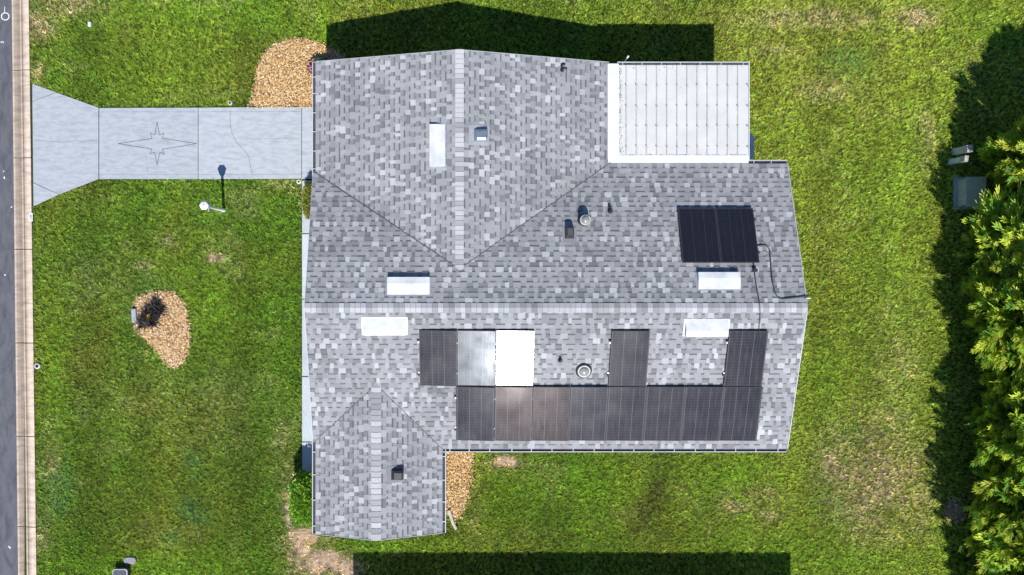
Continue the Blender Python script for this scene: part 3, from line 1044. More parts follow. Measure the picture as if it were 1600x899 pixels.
# ridge caps
def ridge_caps(a, b, s1, s2, half, stepl, toff):
    """a to b along the ridge; s1, s2 the slopes to the left and right of the direction"""
    a, b = Vector(a), Vector(b)
    d = (b - a).normalized(); left = Vector((-d.y, d.x, 0))
    L_ = (b - a).length; n_ = int(L_ / stepl)
    st_ = L_ / n_
    meshes = []
    for tn in (.45, .56, .66, .76, .88, 1.0):
        m = MB()
        c0 = Vector((0, 0, .018)); c1 = d * (st_ + .012) + Vector((0, 0, .028))
        l0 = left * half + Vector((0, 0, .016 - s1 * half)); l1 = l0 + d * (st_ + .012) + Vector((0, 0, .012))
        r0 = -left * half + Vector((0, 0, .016 - s2 * half)); r1 = r0 + d * (st_ + .012) + Vector((0, 0, .012))
        dz = Vector((0, 0, -.014))
        m.prism([l0 + dz, c0 + dz, c1 + dz, l1 + dz], [l0, c0, c1, l1], tn)
        m.prism([l1 + dz, c1 + dz, c1 + dz + d * .006, l1 + dz + d * .006], [l1 - Vector((0, 0, .004)), c1 - Vector((0, 0, .004)), c1 - Vector((0, 0, .004)) + d * .006, l1 - Vector((0, 0, .004)) + d * .006], .05)
        m.prism([c1 + dz, r1 + dz, r1 + dz + d * .006, c1 + dz + d * .006], [c1 - Vector((0, 0, .004)), r1 - Vector((0, 0, .004)), r1 - Vector((0, 0, .004)) + d * .006, c1 - Vector((0, 0, .004)) + d * .006], .05)
        m.prism([c0 + dz, r0 + dz, r1 + dz, c1 + dz], [c0, r0, r1, c1], tn)
        me = m.mesh('ridge_cap'); me.materials.append(M['shingle']); meshes.append(me)
    for i in range(n_):
        k = min(5, max(0, int(rs.gauss(2.7 + toff, 1.5))))
        o = bpy.data.objects.new('ridge_cap', meshes[k]); o.location = a + d * st_ * i; o.parent = roof; col.objects.link(o)


ridge_caps((XL, YR, ZR), (XR, YR, ZR), P1, P1, .125, .145, 1.3)
ridge_caps((GXR, YA - .03, ZG), (GXR, GNR, ZG), PW, PE, .115, .13, 1.9)
ridge_caps((SXR, SSE, ZS), (SXR, YB + .06, ZS), PSW, PSE, .135, .15, 1.6)
# closed valleys: a narrow dark line of cut shingle
for key, a, b in (('N', (GXR, YA), (XL, GW_Y)), ('N', (GXR, YA), (GXE - .02, YN - .01)), ('S', (SXR, YB), (SXW, SW_Y)), ('S', (SXR, YB), (SXE, YS))):
    m = MB(); zf = planes[key]['z']
    A = Vector((a[0], a[1], zf(*a) + .016)); B = Vector((b[0], b[1], zf(*b) + .016))
    dd = (B - A).normalized(); nn = Vector((-dd.y, dd.x, 0)) * (.011 if key == 'N' else .006)
    m.poly([A + nn, A - nn, B - nn, B + nn], .05)
    m.build('valley_line', M['joint'], roof)


# gutters
def gutter(a, b, out, hang=.57, parent=None, zt=None, width=.10):
    a, b, o = Vector(a), Vector(b), Vector(out)
    prof = [(0.0, -.10), (0.0, 0.0), (.004, 0.0), (.004, -.094), (width * .78, -.094), (width - .012, -.02), (width - .020, .0), (width, .0), (width, -.018), (width * .82, -.10)]
    m = MB(); n_ = len(prof)
    for i in range(n_):
        j = (i + 1) % n_
        p, q = prof[i], prof[j]
        pts = [a + o * p[0] + Vector((0, 0, p[1])), a + o * q[0] + Vector((0, 0, q[1])), b + o * q[0] + Vector((0, 0, q[1])), b + o * p[0] + Vector((0, 0, p[1]))]
        m.poly(pts)
    d = (b - a).normalized()
    for e, s_ in ((a, -1), (b, 1)):      # end caps
        m.box((0, 0, 0), (1, 1, 1), M=Matrix.Translation(e + Vector((0, 0, -.10)) + d * (0 if s_ > 0 else -.004)) @ Matrix((tuple(o * width) + (0,), tuple(d * .004) + (0,), (0, 0, .1, 0), (0, 0, 0, 1))).transposed())
    g_ = m.build('gutter', M['gutter'], parent or house)
    m = MB()
    m.poly([a + o * .005 + Vector((0, 0, -.045)), a + o * (width * .9) + Vector((0, 0, -.045)), b + o * (width * .9) + Vector((0, 0, -.045)), b + o * .005 + Vector((0, 0, -.045))])  # dark sheet laid in the trough, its inner shade put into colour
    m.build('gutter_shade_sheet', M['trough_shade'], g_)
    L_ = (b - a).length; k = .18
    while k < L_ - .05:
        c = a + d * (k + random.uniform(-.05, .05))
        m = MB()
        m.prism([c + Vector((0, 0, -.006)), c + d * .02 + Vector((0, 0, -.006)), c + d * .02 + o * (width * .93) + Vector((0, 0, -.006)), c + o * (width * .93) + Vector((0, 0, -.006))],
                [c + Vector((0, 0, .003)), c + d * .02 + Vector((0, 0, .003)), c + d * .02 + o * (width * .93) + Vector((0, 0, .003)), c + o * (width * .93) + Vector((0, 0, .003))], cap_bottom=True)
        m.build('hanger', M['gutter'], g_)
        k += hang
    return g_


gz = ZE - .012
gutter((GXW - .005, GW_Y - .12, ZGW - .012), (GXW - .005, GNE, ZGW - .012), (-1, 0, 0), .52)
gutter((SXE + .02, YS - .005, gz), (XR, YS - .005, gz), (0, -1, 0))
gutter((SXW - .005, SSE, ZSW - .012), (SXW - .005, SW_Y + .1, ZSW - .012), (-1, 0, 0), .7)
gutter((SXE + .005, YS - .03, gz), (SXE + .005, SSE, gz), (1, 0, 0), .62)
gutter((8.03, YN + .005, gz), (XR, YN + .005, gz), (0, 1, 0), .45)

# ------------------------------------------------------------------ patio roof
patio = empty('patio_roof', (6.0, 4.3, 0))
tag(patio, 'flat white ribbed metal patio roof at the back of the house', 'patio roof')
ZP = 2.575
PX0, PX1, PY0, PY1 = 4.08, 8.00, 2.94, 5.66
RX0, RY0 = 4.36, 3.13
m = MB(); m.box((PX0 + .02, PY0 + .02, ZP - .10), (PX1, PY1, ZP - .02)); m.build('roof_core', M['white'], patio)
ribs = [4.60 + .2815 * k for k in range(13)]
xs_ = [RX0] + [x for x in ribs if x < PX1 - .05] + [PX1 - .004]
for i in range(len(xs_) - 1):
    m = MB(); z0 = ZP - .018; z1 = ZP - .003 + .0015 * (i % 2)
    m.box((xs_[i] + .002, RY0, z0), (xs_[i + 1] - .002, PY1 - .004, z1), tone=.5)
    m.build('roof_panel', M['membrane'], patio)
for x in xs_[1:-1]:
    m = MB()
    m.prism([(x - .016, RY0 + .01, ZP - .004), (x + .016, RY0 + .01, ZP - .004), (x + .016, PY1 - .006, ZP - .004), (x - .016, PY1 - .006, ZP - .004)],
            [(x - .007, RY0 + .01, ZP + .028), (x + .007, RY0 + .01, ZP + .028), (x + .007, PY1 - .006, ZP + .028), (x - .007, PY1 - .006, ZP + .028)])
    m.build('rib', M['membrane'], patio)
    m = MB()
    for sx in (-1, 1):      # grimy sealant line each side of the rib
        y_ = RY0 + .015
        while y_ < PY1 - .05:
            l_ = random.uniform(.1, .5); w_ = random.uniform(.004, .010)
            m.poly([(x + sx * .017, y_, ZP + .0008), (x + sx * (.017 + w_), y_, ZP + .0008), (x + sx * (.017 + w_ * .8), min(PY1 - .01, y_ + l_), ZP + .0008), (x + sx * .017, min(PY1 - .01, y_ + l_), ZP + .0008)][::sx])
            y_ += l_ + random.uniform(0, .06)
    tag(m.build('sealant_grime', M['grime'], patio), kind='stuff')
m = MB()
for x in xs_[1:-1] + [PX1 - .03]:
    for yy in (3.40, 3.97, 4.53, 5.10):
        for (dx, dy) in ((-.012, .012), (.014, -.012)):
            m.lathe([(.022, ZP - .001), (.016, ZP + .006 + (.026 if abs(dx) < .013 else 0))], 8, Matrix.Translation((x + dx + random.uniform(-.008, .008), yy + dy + random.uniform(-.012, .012), 0)))
tag(m.build('fasteners', simple('fastener', (.22, .215, .20), .7), patio), kind='stuff')
# sealed flashing lapped on the shingles, dirt line beside it
m = MB()
out_ = [(PX0, 5.70), (PX0, 3.06), (PX0 + .10, PY0 + .0), (PX1, PY0 + .0), (PX1, RY0 + .02), (RX0 + .03, RY0 + .02), (RX0 + .03, 5.70)]
for q in ([out_[0], out_[1], (RX0 + .03, RY0 + .02), out_[6]], [out_[1], out_[2], (RX0 + .03, PY0), (RX0 + .03, RY0 + .02)], [(RX0 + .03, PY0), out_[3], out_[4], (RX0 + .03, RY0 + .02)]):
    q = q if area2(q) > 0 else q[::-1]
    m.prism([(x, y, ZP - .07) for x, y in q], [(x, y, ZP + .004) for x, y in q])
m.build('flashing', M['white'], patio)
rr = random.Random(5)
m = MB()


def speck(x, y, w, h, z):
    pts = []
    k0 = rr.uniform(0, 6)
    for k in range(6):
        a = k0 + k * math.pi / 3
        pts.append((x + w * math.cos(a) * rr.uniform(.5, 1.2), y + h * math.sin(a) * rr.uniform(.5, 1.2), z))
    pts.sort(key=lambda p: math.atan2(p[1] - y, p[0] - x))
    m.poly(pts)


for k in range(150):
    speck(RX0 + .035 + abs(rr.gauss(0, .045)) + .01, rr.uniform(3.2, 5.6), rr.uniform(.004, .014), rr.uniform(.008, .035), ZP + .0062)
for k in range(40):
    speck(rr.uniform(RX0 + .1, PX1 - .1), rr.uniform(RY0 + .1, PY1), rr.uniform(.004, .012), rr.uniform(.004, .012), ZP + .0022)
for k in range(60):
    speck(rr.uniform(RX0 + .05, PX1 - .05), RY0 + .025 + abs(rr.gauss(0, .008)), rr.uniform(.015, .05), rr.uniform(.003, .008), ZP + .0064)
for k in range(26):
    speck(rr.uniform(RX0 + .05, PX1 - .05), PY1 - abs(rr.gauss(0, .08)) - .02, rr.uniform(.008, .022), rr.uniform(.008, .02), ZP + .0024)
tag(m.build('dirt_specks', M['dirt'], patio), kind='stuff')
gutter((PX1, PY1 + .004, ZP - .005), (RX0, PY1 + .004, ZP - .005), (0, 1, 0), .56, patio, width=.09)
m = MB(); m.box((PX1 + .002, PY0 + .06, ZP - .12), (PX1 + .022, PY1 + .09, ZP + .012)); m.build('edge_trim', M['white'], patio)
for x in (4.6, 6.2, 7.85):
    m = MB(); m.box((x - .04, 5.42, 0), (x + .04, 5.50, ZP - .10)); m.build('post', M['white'], patio)
m = MB(); m.box((3.78, 2.62, -.05), (7.9, 5.55, .04)); m.build('floor_slab', M['walk'], patio)
# slender white pole at the gutter
pl_ = empty('aerial', (4.55, 5.80, 2.0)); tag(pl_, 'short thin pole with white knob standing at the patio gutter', 'aerial')
m = MB(); m.tube([(4.56, 5.765, 2.45), (4.555, 5.775, 2.92)], .009, 6); m.build('pole', M['greymetal'], pl_)
m = MB(); m.lathe([(.006, 2.84), (.026, 2.88), (.03, 2.95), (.024, 3.02), (.004, 3.05)], 12, Matrix.Translation((4.555, 5.775, 0))); m.build('knob', M['white'], pl_)

# ------------------------------------------------------------------ air conditioner
ac = empty('air_conditioner', (8.46, 3.7, 0)); tag(ac, 'rounded pale air conditioner condenser tucked beside the patio roof', 'air conditioner')


def rrect(cx, cy, hx, hy, r_, n_=6):
    pts = []
    for (sx, sy, a0) in ((1, 1, 0), (-1, 1, 90), (-1, -1, 180), (1, -1, 270)):
        for k in range(n_ + 1):
            a = math.radians(a0 + 90 * k / n_)
            pts.append((cx + sx * (hx - r_) + r_ * math.cos(a), cy + sy * (hy - r_) + r_ * math.sin(a)))
    return pts


q = rrect(8.46, 3.70, .42, .42, .17)
m = MB(); m.prism([(x, y, .08) for x, y in q], [(x, y, .80) for x, y in q]); m.build('body', M['acbody'], ac)
m = MB(); m.lathe([(.30, .802), (.29, .812)], 28, Matrix.Translation((8.46, 3.70, 0))); m.build('fan_opening', M['black'], ac)
m = MB()
for k in range(1, 6):
    rr_ = .055 * k
    m.tube([(8.46 + rr_ * math.cos(a * .3491), 3.70 + rr_ * math.sin(a * .3491), .825) for a in range(19)], .004, 4)
m.build('fan_guard', M['black_metal'], ac)
m = MB(); m.box((7.95, 3.2, -.04), (8.95, 4.2, .08)); m.build('pad', M['walk'], ac)

# ------------------------------------------------------------------ solar panels
PWID, PLEN = 1.03, 1.62


_f = roof_frame(806, 556, 'S'); _p = _f.translation
_h = ((Vector((0, 0, H)) - _p).normalized() + to_sun).normalized()
_hl = _f.to_3x3().inverted() @ _h
RACK = Vector((0, 0, 1)).rotation_difference(_hl).to_matrix().to_4x4()   # the racking sits a hair flatter than the roof
print('rack tilt deg', math.degrees(_hl.angle(Vector((0, 0, 1)))))


def panel_thing(corners, key, label, group, tilt=(0, 0), mat='panel_s', gap=.10):
    """corners: photo pixels TL, TR, BR, BL; placed on the slope plane and levelled to a flat module"""
    cx = sum(c[0] for c in corners) / 4; cy = sum(c[1] for c in corners) / 4
    Fm = roof_frame(cx, cy, key)
    Fi = Fm.inverted()
    loc = []
    nrm = Fm.to_3x3() @ Vector((0, 0, 1)); p0 = Fm.translation + nrm * gap
    for (x, y) in corners:
        d = Vector(((x - NX) / F, (NY - y) / F, -1)); o = Vector((0, 0, H))
        tt = (p0 - o).dot(nrm) / d.dot(nrm)
        loc.append(Fi @ (o + d * tt))
    xs2 = [p.x for p in loc]; ys2 = [p.y for p in loc]
    xa, xb = sorted(xs2)[:2], sorted(xs2)[2:]
    ya, yb = sorted(ys2)[:2], sorted(ys2)[2:]
    x0, x1 = sum(xa) / 2 + .004, sum(xb) / 2 - .004
    y0, y1 = sum(ya) / 2 + .004, sum(yb) / 2 - .004
    C = Vector(((x0 + x1) / 2, (y0 + y1) / 2, gap))
    hx, hy = (x1 - x0) / 2, (y1 - y0) / 2
    RK = Matrix.Identity(4)
    if key == 'S':
        RK = RACK
    T = Fm @ Matrix.Translation(C) @ RK @ Matrix.Rotation(math.radians(tilt[0]), 4, 'X') @ Matrix.Rotation(math.radians(tilt[1]), 4, 'Y')
    e = empty('solar_panel'); e.matrix_world = T
    tag(e, label, 'solar panel', group)
    m = MB()
    fw, ft = .014, .038
    for (a, b) in (((-hx, -hy), (hx, -hy + fw)), ((-hx, hy - fw), (hx, hy)), ((-hx, -hy + fw), (-hx + fw, hy - fw)), ((hx - fw, -hy + fw), (hx, hy - fw))):
        m.box((a[0], a[1], -ft), (b[0], b[1], 0))
    f_ = m.build('frame', M['frame']); f_.parent = e
    m = MB(); m.box((-hx + fw + .0005, -hy + fw + .0005, -.012), (hx - fw - .0005, hy - fw - .0005, -.003))
    gl = m.build('glass', M[mat]); gl.parent = e
    m = MB()
    for yy in (-hy * .55, hy * .55):
        m.box((-hx - .035, yy - .02, -ft - .045), (hx + .004, yy + .02, -ft - .002))
    r_ = m.build('rail', M['rail']); r_.parent = e
    for (sx, sy) in ((-1, -.62), (-1, .62)):
        m = MB(); m.box((-hx * 1.0 - .05, hy * sy - .022, -ft - .04), (-hx - .004, hy * sy + .022, -.004))
        c_ = m.build('clamp', M['frame']); c_.parent = e
    return e


up_x = [(654, 655.5), (714.8, 714), (775.2, 774), (835.6, 833.2)]
GS_ = 'solar panels on the south roof slope'
labs = ['dark brownish solar panel, left of the three in the upper left block', 'pale shimmering solar panel, middle of the three in the upper left block',
        'blinding white sun-glinting solar panel, right of the three in the upper left block']
tl = [(0, -2.1), (.1, -.5), (-.1, .1)]
for i in range(3):
    a, b = up_x[i], up_x[i + 1]
    panel_thing([(a[0], 517), (b[0], 517), (b[1], 603), (a[1], 603)], 'S', labs[i], GS_, tl[i], ('panel_s', 'panel_hazy', 'panel_s')[i])
panel_thing([(955, 517.5), (1014.3, 517.5), (1011.3, 603.5), (951.5, 603.5)], 'S', 'lone solar panel in the upper row right of the round skylight', GS_, (.3, .3))
panel_thing([(1139.5, 517.5), (1200.5, 517.5), (1190.6, 603.5), (1131.5, 603.5)], 'S', 'solar panel at the upper right under the cable, beside a white vent', GS_, (.3, .3))
lo_t = [712, 774, 832.5, 891, 950, 1010, 1070.5, 1131, 1191]
lo_b = [712.5, 772.0, 831, 888.5, 946.5, 1006, 1065, 1124, 1183]
ordn = ['first solar panel from the left in the long lower row', 'second panel from the left in the lower row, pinkish sheen', 'third panel from the left in the lower row, soft sheen',
        'fourth panel from the left in the long lower row', 'fifth panel from the left in the long lower row, under the lone upper panel', 'sixth panel from the left in the long lower row',
        'seventh panel from the left in the long lower row', 'rightmost solar panel of the long lower row']
tl = [(1.5, -2.0), (.5, -.1), (.6, .2), (1.2, .5), (.8, .5), (.7, .4), (.8, .4), (.7, .5)]
for i in range(8):
    panel_thing([(lo_t[i], 605), (lo_t[i + 1], 605), (lo_b[i + 1], 689), (lo_b[i], 689)], 'S', ordn[i], GS_, tl[i], 'panel_milky' if i in (1, 2) else 'panel_s')
GN_ = 'solar panels on the north roof slope'
panel_thing([(1058, 325.5), (1117, 325.5), (1128, 410.5), (1068, 410.5)], 'N', 'black solar panel on the shaded slope, left of the pair', GN_, (0, 0), 'panel_n')
panel_thing([(1117.2, 325.5), (1176, 325.5), (1188, 410.5), (1128.2, 410.5)], 'N', 'black solar panel on the shaded slope, right of the pair', GN_, (0, 0), 'panel_n')


def cable(name, pix, key, label, r=.014):
    pts = []
    for (x, y) in pix:
        k = key
        if isinstance(key, str) and y > 480 and key == 'N': k = 'S'
        p = on_roof(x, y, k); pts.append(p + Vector((0, 0, .035)))
    m = MB(); m.tube(pts, r, 8)
    return tag(m.build(name, M['conduit']), label, 'conduit')


cable('conduit', [(1182, 384), (1190, 383.5), (1197, 384), (1202, 391), (1203.5, 412), (1206, 440), (1210, 458), (1215, 465.5), (1221, 467.5), (1240, 465.5), (1263, 462)], 'N', 'dark bent conduit running from the black panels to the roof edge', .014)
cable('conduit', [(1176, 409), (1180, 440), (1186, 474), (1186.5, 479)], 'N', 'straight thin cable from the black panels up to the ridge', .011)
cable('conduit', [(1186.5, 481), (1187, 490), (1185.5, 510), (1184, 522)], 'S', 'thin pale cable from the ridge down to the upper right panel', .009)
jb = empty('junction_box', on_roof(1178, 423, 'N')); tag(jb, 'tiny black junction box on the cable below the black panels', 'junction box')
Fm = roof_frame(1178.5, 423.5, 'N')
m = MB(); m.box((-.05, -.035, .014), (.05, .035, .075), M=Fm); m.build('body', M['black'], jb)
m = MB(); m.box((-.056, -.041, .077), (.056, .041, .088), M=Fm); m.build('lid', M['black_metal'], jb)
m = MB(); p = on_roof(1262.5, 465.8, 'N'); p.x = XR + .02
m.tube([p + Vector((-.02, 0, .03)), p + Vector((.10, -.01, .02)), p + Vector((.115, -.01, -.25))], .018, 8)
tag(m.build('conduit_elbow', M['white']), 'short white conduit elbow turning down over the right roof edge', 'conduit')


# ------------------------------------------------------------------ roof vents
def ridge_vent(px, py, key, length, width, label, hgt=.12):
    """long low sheet metal vent, low at the uphill side, open under its downhill lip"""
    Fm = roof_frame(px, py, key)
    e = empty('roof_vent', Fm.translation); tag(e, label, 'roof vent', 'long white vents near the ridges')
    L2, w2 = length / 2, width / 2
    v0, v1, v2 = w2, -w2 * .25, -w2            # uphill to downhill
    m = MB()
    P = lambda x, y, z: Fm @ Vector((x, y, z))
    m.prism([P(-L2 - .05, -w2 - .03, .008), P(L2 + .05, -w2 - .03, .008), P(L2 + .05, w2 + .03, .008), P(-L2 - .05, w2 + .03, .008)],
            [P(-L2 - .05, -w2 - .03, .015), P(L2 + .05, -w2 - .03, .015), P(L2 + .05, w2 + .03, .015), P(-L2 - .05, w2 + .03, .015)])
    m.build('flange', M['greymetal'], e)
    m = MB()
    th = .012
    prof = [(v0, .018), (v1, hgt), (v2, hgt + .015), (v2 - .012, hgt - .03)]
    for i in range(3):
        (ya, za), (yb, zb) = prof[i], prof[i + 1]
        m.prism([P(-L2, ya, za - th), P(-L2, yb, zb - th), P(L2, yb, zb - th), P(L2, ya, za - th)], [P(-L2, ya, za), P(-L2, yb, zb), P(L2, yb, zb), P(L2, ya, za)], cap_bottom=True)
    for s_ in (-1, 1):
        m.prism([P(s_ * (L2 - .004), v0, .016), P(s_ * (L2 - .004), v1, hgt - .013), P(s_ * (L2 - .004), v2, hgt), P(s_ * (L2 - .004), v2, .016)],
                [P(s_ * (L2 - .001), v0, .016), P(s_ * (L2 - .001), v1, hgt - .013), P(s_ * (L2 - .001), v2, hgt), P(s_ * (L2 - .001), v2, .016)], cap_bottom=True)
    m.build('hood', M['white_metal'], e)
    m = MB()
    m.prism([P(-L2 + .01, v2 + .03, .016), P(L2 - .01, v2 + .03, .016), P(L2 - .01, v2 + .04, .016), P(-L2 + .01, v2 + .04, .016)],
            [P(-L2 + .01, v2 + .03, hgt - .01), P(L2 - .01, v2 + .03, hgt - .01), P(L2 - .01, v2 + .04, hgt - .01), P(-L2 + .01, v2 + .04, hgt - .01)])
    m.build('opening', M['black'], e)
    return e


ridge_vent(684, 228, 'GW', 1.13, .40, 'white metal vent lying lengthwise on the garage roof left of its ridge', .10)
ridge_vent(638.5, 448, 'N', 1.12, .45, 'white metal vent just above the main ridge, left of centre')
ridge_vent(1122.5, 440, 'N', 1.11, .44, 'white metal vent below the two black solar panels')
ridge_vent(601, 509.5, 'S', 1.12, .44, 'white metal vent below the main ridge, left of the panels')
ridge_vent(1103.5, 512, 'S', 1.12, .42, 'white metal vent beside the upper right solar panel')


def hood_vent(px, py, key, w, d, h, mat, label, rot=0):
    """slant-back box vent"""
    Fm = roof_frame(px, py, key) @ Matrix.Rotation(math.radians(rot), 4, 'Z')
    e = empty('box_vent', Fm.translation); tag(e, label, 'roof vent')
    P = lambda x, y, z: Fm @ Vector((x, y, z))
    m = MB()
    m.prism([P(-w * .8, -d * .7, .010), P(w * .8, -d * .7, .010), P(w * .8, d * .9, .010), P(-w * .8, d * .9, .010)],
            [P(-w * .8, -d * .7, .0165), P(w * .8, -d * .7, .0165), P(w * .8, d * .9, .0165), P(-w * .8, d * .9, .0165)])
    m.build('flashing', M['shingle'] if mat != 'galv' else M['greymetal'], e)
    m = MB()
    sec = [(-w / 2, 0), (-w / 2 * .82, .85), (-w / 2 * .5, 1), (w / 2 * .5, 1), (w / 2 * .82, .85), (w / 2, 0)]
    st_ = [(d / 2, .25), (d / 2 - d * .18, .7), (-d / 2 + d * .2, 1.0), (-d / 2, .95)]
    rows = [[P(x, y, .016 + z * h * k) for (x, z) in sec] for (y, k) in st_]
    for i in range(len(rows) - 1):
        for j in range(len(sec) - 1):
            m.poly([rows[i][j], rows[i + 1][j], rows[i + 1][j + 1], rows[i][j + 1]])
    m.poly(list(rows[0]))
    m.poly(list(reversed(rows[-1])))
    m.build('hood', M[mat], e)
    m = MB()
    q = [P(-w * .42, -d / 2 - .004, .03), P(w * .42, -d / 2 - .004, .03), P(w * .38, -d / 2 - .004, .016 + h * .7), P(-w * .38, -d / 2 - .004, .016 + h * .7)]
    m.poly(q); m.build('opening', M['black'], e)
    return e


hood_vent(750, 212, 'GE', .34, .34, .18, 'galv', 'shiny grey metal box vent right of the garage ridge')
hood_vent(889.5, 366, 'N', .25, .27, .22, 'black_metal', 'black box vent on the main roof left of the round flue')
hood_vent(619.5, 741, 'SE', .29, .30, .20, 'black_metal', 'black box vent on the small gable wing')


def pipe_vent(px, py, key, r, h, label, elbow=None):
    p = on_roof(px, py, key)
    Fm = roof_frame(px, py, key)
    e = empty('pipe_vent', p); tag(e, label, 'pipe vent')
    m = MB(); m.prism([Fm @ Vector((x, y, .009)) for x, y in rrect(0, .01, .10, .12, .03, 3)], [Fm @ Vector((x, y, .0155)) for x, y in rrect(0, .01, .10, .12, .03, 3)])
    m.build('flashing', M['shingle'], e)
    m = MB(); m.lathe([(r * 2.0, -.03), (r * 1.7, .05), (r * 1.12, .09)], 16, Matrix.Translation(p)); m.build('collar', M['black'], e)
    m = MB()
    pts = [p + Vector((0, 0, -.02)), p + Vector((0, 0, h))]
    if elbow:
        pts = [p + Vector((0, 0, -.02)), p + Vector((0, 0, h * .8)), p + Vector((elbow[0] * .3, elbow[1] * .3, h)), p + Vector((elbow[0], elbow[1], h * .92))]
    m.tube(pts, r, 14); m.build('pipe', M['black'], e)
    return e


pipe_vent(878, 110, 'GE', .030, .26, 'small bent black pipe vent near the top edge of the garage roof', (.10, -.02))
pipe_vent(953, 330, 'N', .040, .20, 'small black pipe vent right of the round flue')
pipe_vent(875, 563, 'S', .034, .17, 'small black pipe vent above the lower panel row, left of the round skylight')


def round_dome(px, py, key, r, h, label, name, upright):
    p = on_roof(px, py, key)
    e = empty(name, p); tag(e, label, 'roof vent')
    T = Matrix.Translation(p) if upright else roof_frame(px, py, key)
    m = MB(); m.lathe([(r * 1.35, -.06 if upright else .01), (r * 1.25, .03), (r * 1.0, .05), (r * .98, h)], 28, T); m.build('curb', M['black_metal'], e)
    m = MB(); m.lathe([(r * 1.06, h - .03), (r * 1.06, h + .012), (r * .98, h + .02)], 28, T, cap_top=True); m.build('ring', M['palering'], e)
    m = MB(); m.lathe([(r * .84, h + .021), (r * .78, h + .05), (r * .6, h + .08), (r * .3, h + .098), (r * .04, h + .102)], 24, T); m.build('dome', M['clear'], e)
    return e


round_dome(912, 345, 'N', .135, .26, 'tall round flue with pale cap on the main roof above the ridge', 'round_flue', True)
round_dome(912, 579, 'S', .165, .06, 'low round dome skylight between the solar panels', 'round_skylight', False)

# ------------------------------------------------------------------ lamp post
lp = empty('lamp_post', W(350, 329)); tag(lp, 'white lamp post with hexagonal lantern and ladder bar beside the driveway', 'lamp post')
b0 = W(350, 329)
m = MB(); m.lathe([(.062, -.02), (.058, .10), (.046, .14), (.042, 1.48), (.052, 1.5), (.052, 1.53)], 14, Matrix.Translation(b0)); m.build('post', M['lampwhite'], lp)
m = MB(); m.tube([b0 + Vector((.0, -.16, 1.36)), b0 + Vector((0, .28, 1.36))], .014, 8); m.build('ladder_bar', M['greymetal'], lp)
m = MB(); m.lathe([(.055, 1.531), (.095, 1.56), (.128, 1.74)], 6, Matrix.Translation(b0)); m.build('lantern', M['lampglass'], lp)
m = MB(); m.lathe([(.138, 1.741), (.142, 1.76), (.09, 1.79), (.03, 1.80), (.022, 1.83), (.004, 1.845)], 6, Matrix.Translation(b0)); m.build('cap', M['lampwhite'], lp)


# ------------------------------------------------------------------ small ground fittings
def ring_cap(px, py, ro, ri, label, name='irrigation_cap'):
    c = W(px, py)
    e = empty(name, c); tag(e, label, 'ground cap')
    m = MB(); m.lathe([(ro, -.02), (ro, .058), (ro - .008, .064), (ri, .062)], 20, Matrix.Translation(c), cap_top=False); m.build('ring', M['white'], e)
    m = MB(); m.lathe([(ri - .001, .03), (ri * .6, .042), (.01, .046)], 16, Matrix.Translation(c)); m.build('hole', M['black'], e)
    return e


ring_cap(59.5, 572, .085, .055, 'white ring cap in the grass beside the kerb')
ring_cap(467.3, 284.5, .070, .034, 'white ring cap at the corner of driveway and walkway')
ring_cap(360, 161.5, .062, .040, 'small pale ring cap in the grass above the driveway')
e = empty('marker_stone', W(141, 38)); tag(e, 'small white flat marker in the grass at the upper left', 'marker')
m = MB(); q = rrect(W(141, 39).x, W(141, 39).y, .05, .075, .02, 3); m.prism([(x, y, 0) for x, y in q], [(x, y, .055) for x, y in q]); m.build('slab', M['white'], e)
m = MB(); q = rrect(W(141, 39).x, W(141, 39).y, .03, .03, .01, 2); m.prism([(x, y, .0551) for x, y in q], [(x, y, .062) for x, y in q]); m.build('pin', M['white'], e)
# grey slab at the mulch island
c = W(212.5, 493)
e = empty('edging_block', c); tag(e, 'small grey sloping block at the left edge of the mulch island', 'block')
R = Matrix.Translation(c) @ Matrix.Rotation(math.radians(4), 4, 'Z')
m = MB()
m.prism([R @ Vector(p) for p in ((-.085, -.22, 0), (.085, -.22, 0), (.085, .22, 0), (-.085, .22, 0))], [R @ Vector(p) for p in ((-.05, -.20, .20), (.06, -.20, .15), (.06, .20, .15), (-.05, .20, .20))])
m.build('block', M['greyslab'], e)
m = MB(); m.box((-.10, -.235, -.02), (.10, .235, .035), M=R); m.build('base', M['paleedge'], e)
# downspout extension on the grass
m = MB(); m.tube([W(701.5, 797, .10), W(704, 806, .08), W(708, 818, .07), W(713, 827, .07)], .055, 10, cap=False)
m.tube([W(712.4, 826.2, .07), W(713, 827, .07)], .06, 10, cap=False)
tag(m.build('drain_pipe', M['beigepipe']), 'tan corrugated drain pipe ending in the grass beside the small gable wing', 'pipe')
m = MB(); q0 = Vector((SXE + .07, SSE + .25, 0)); m.box((q0.x - .14, q0.y - .04, .08), (q0.x - .06, q0.y + .04, 2.38)); m.build('downspout', M['gutter'], house)
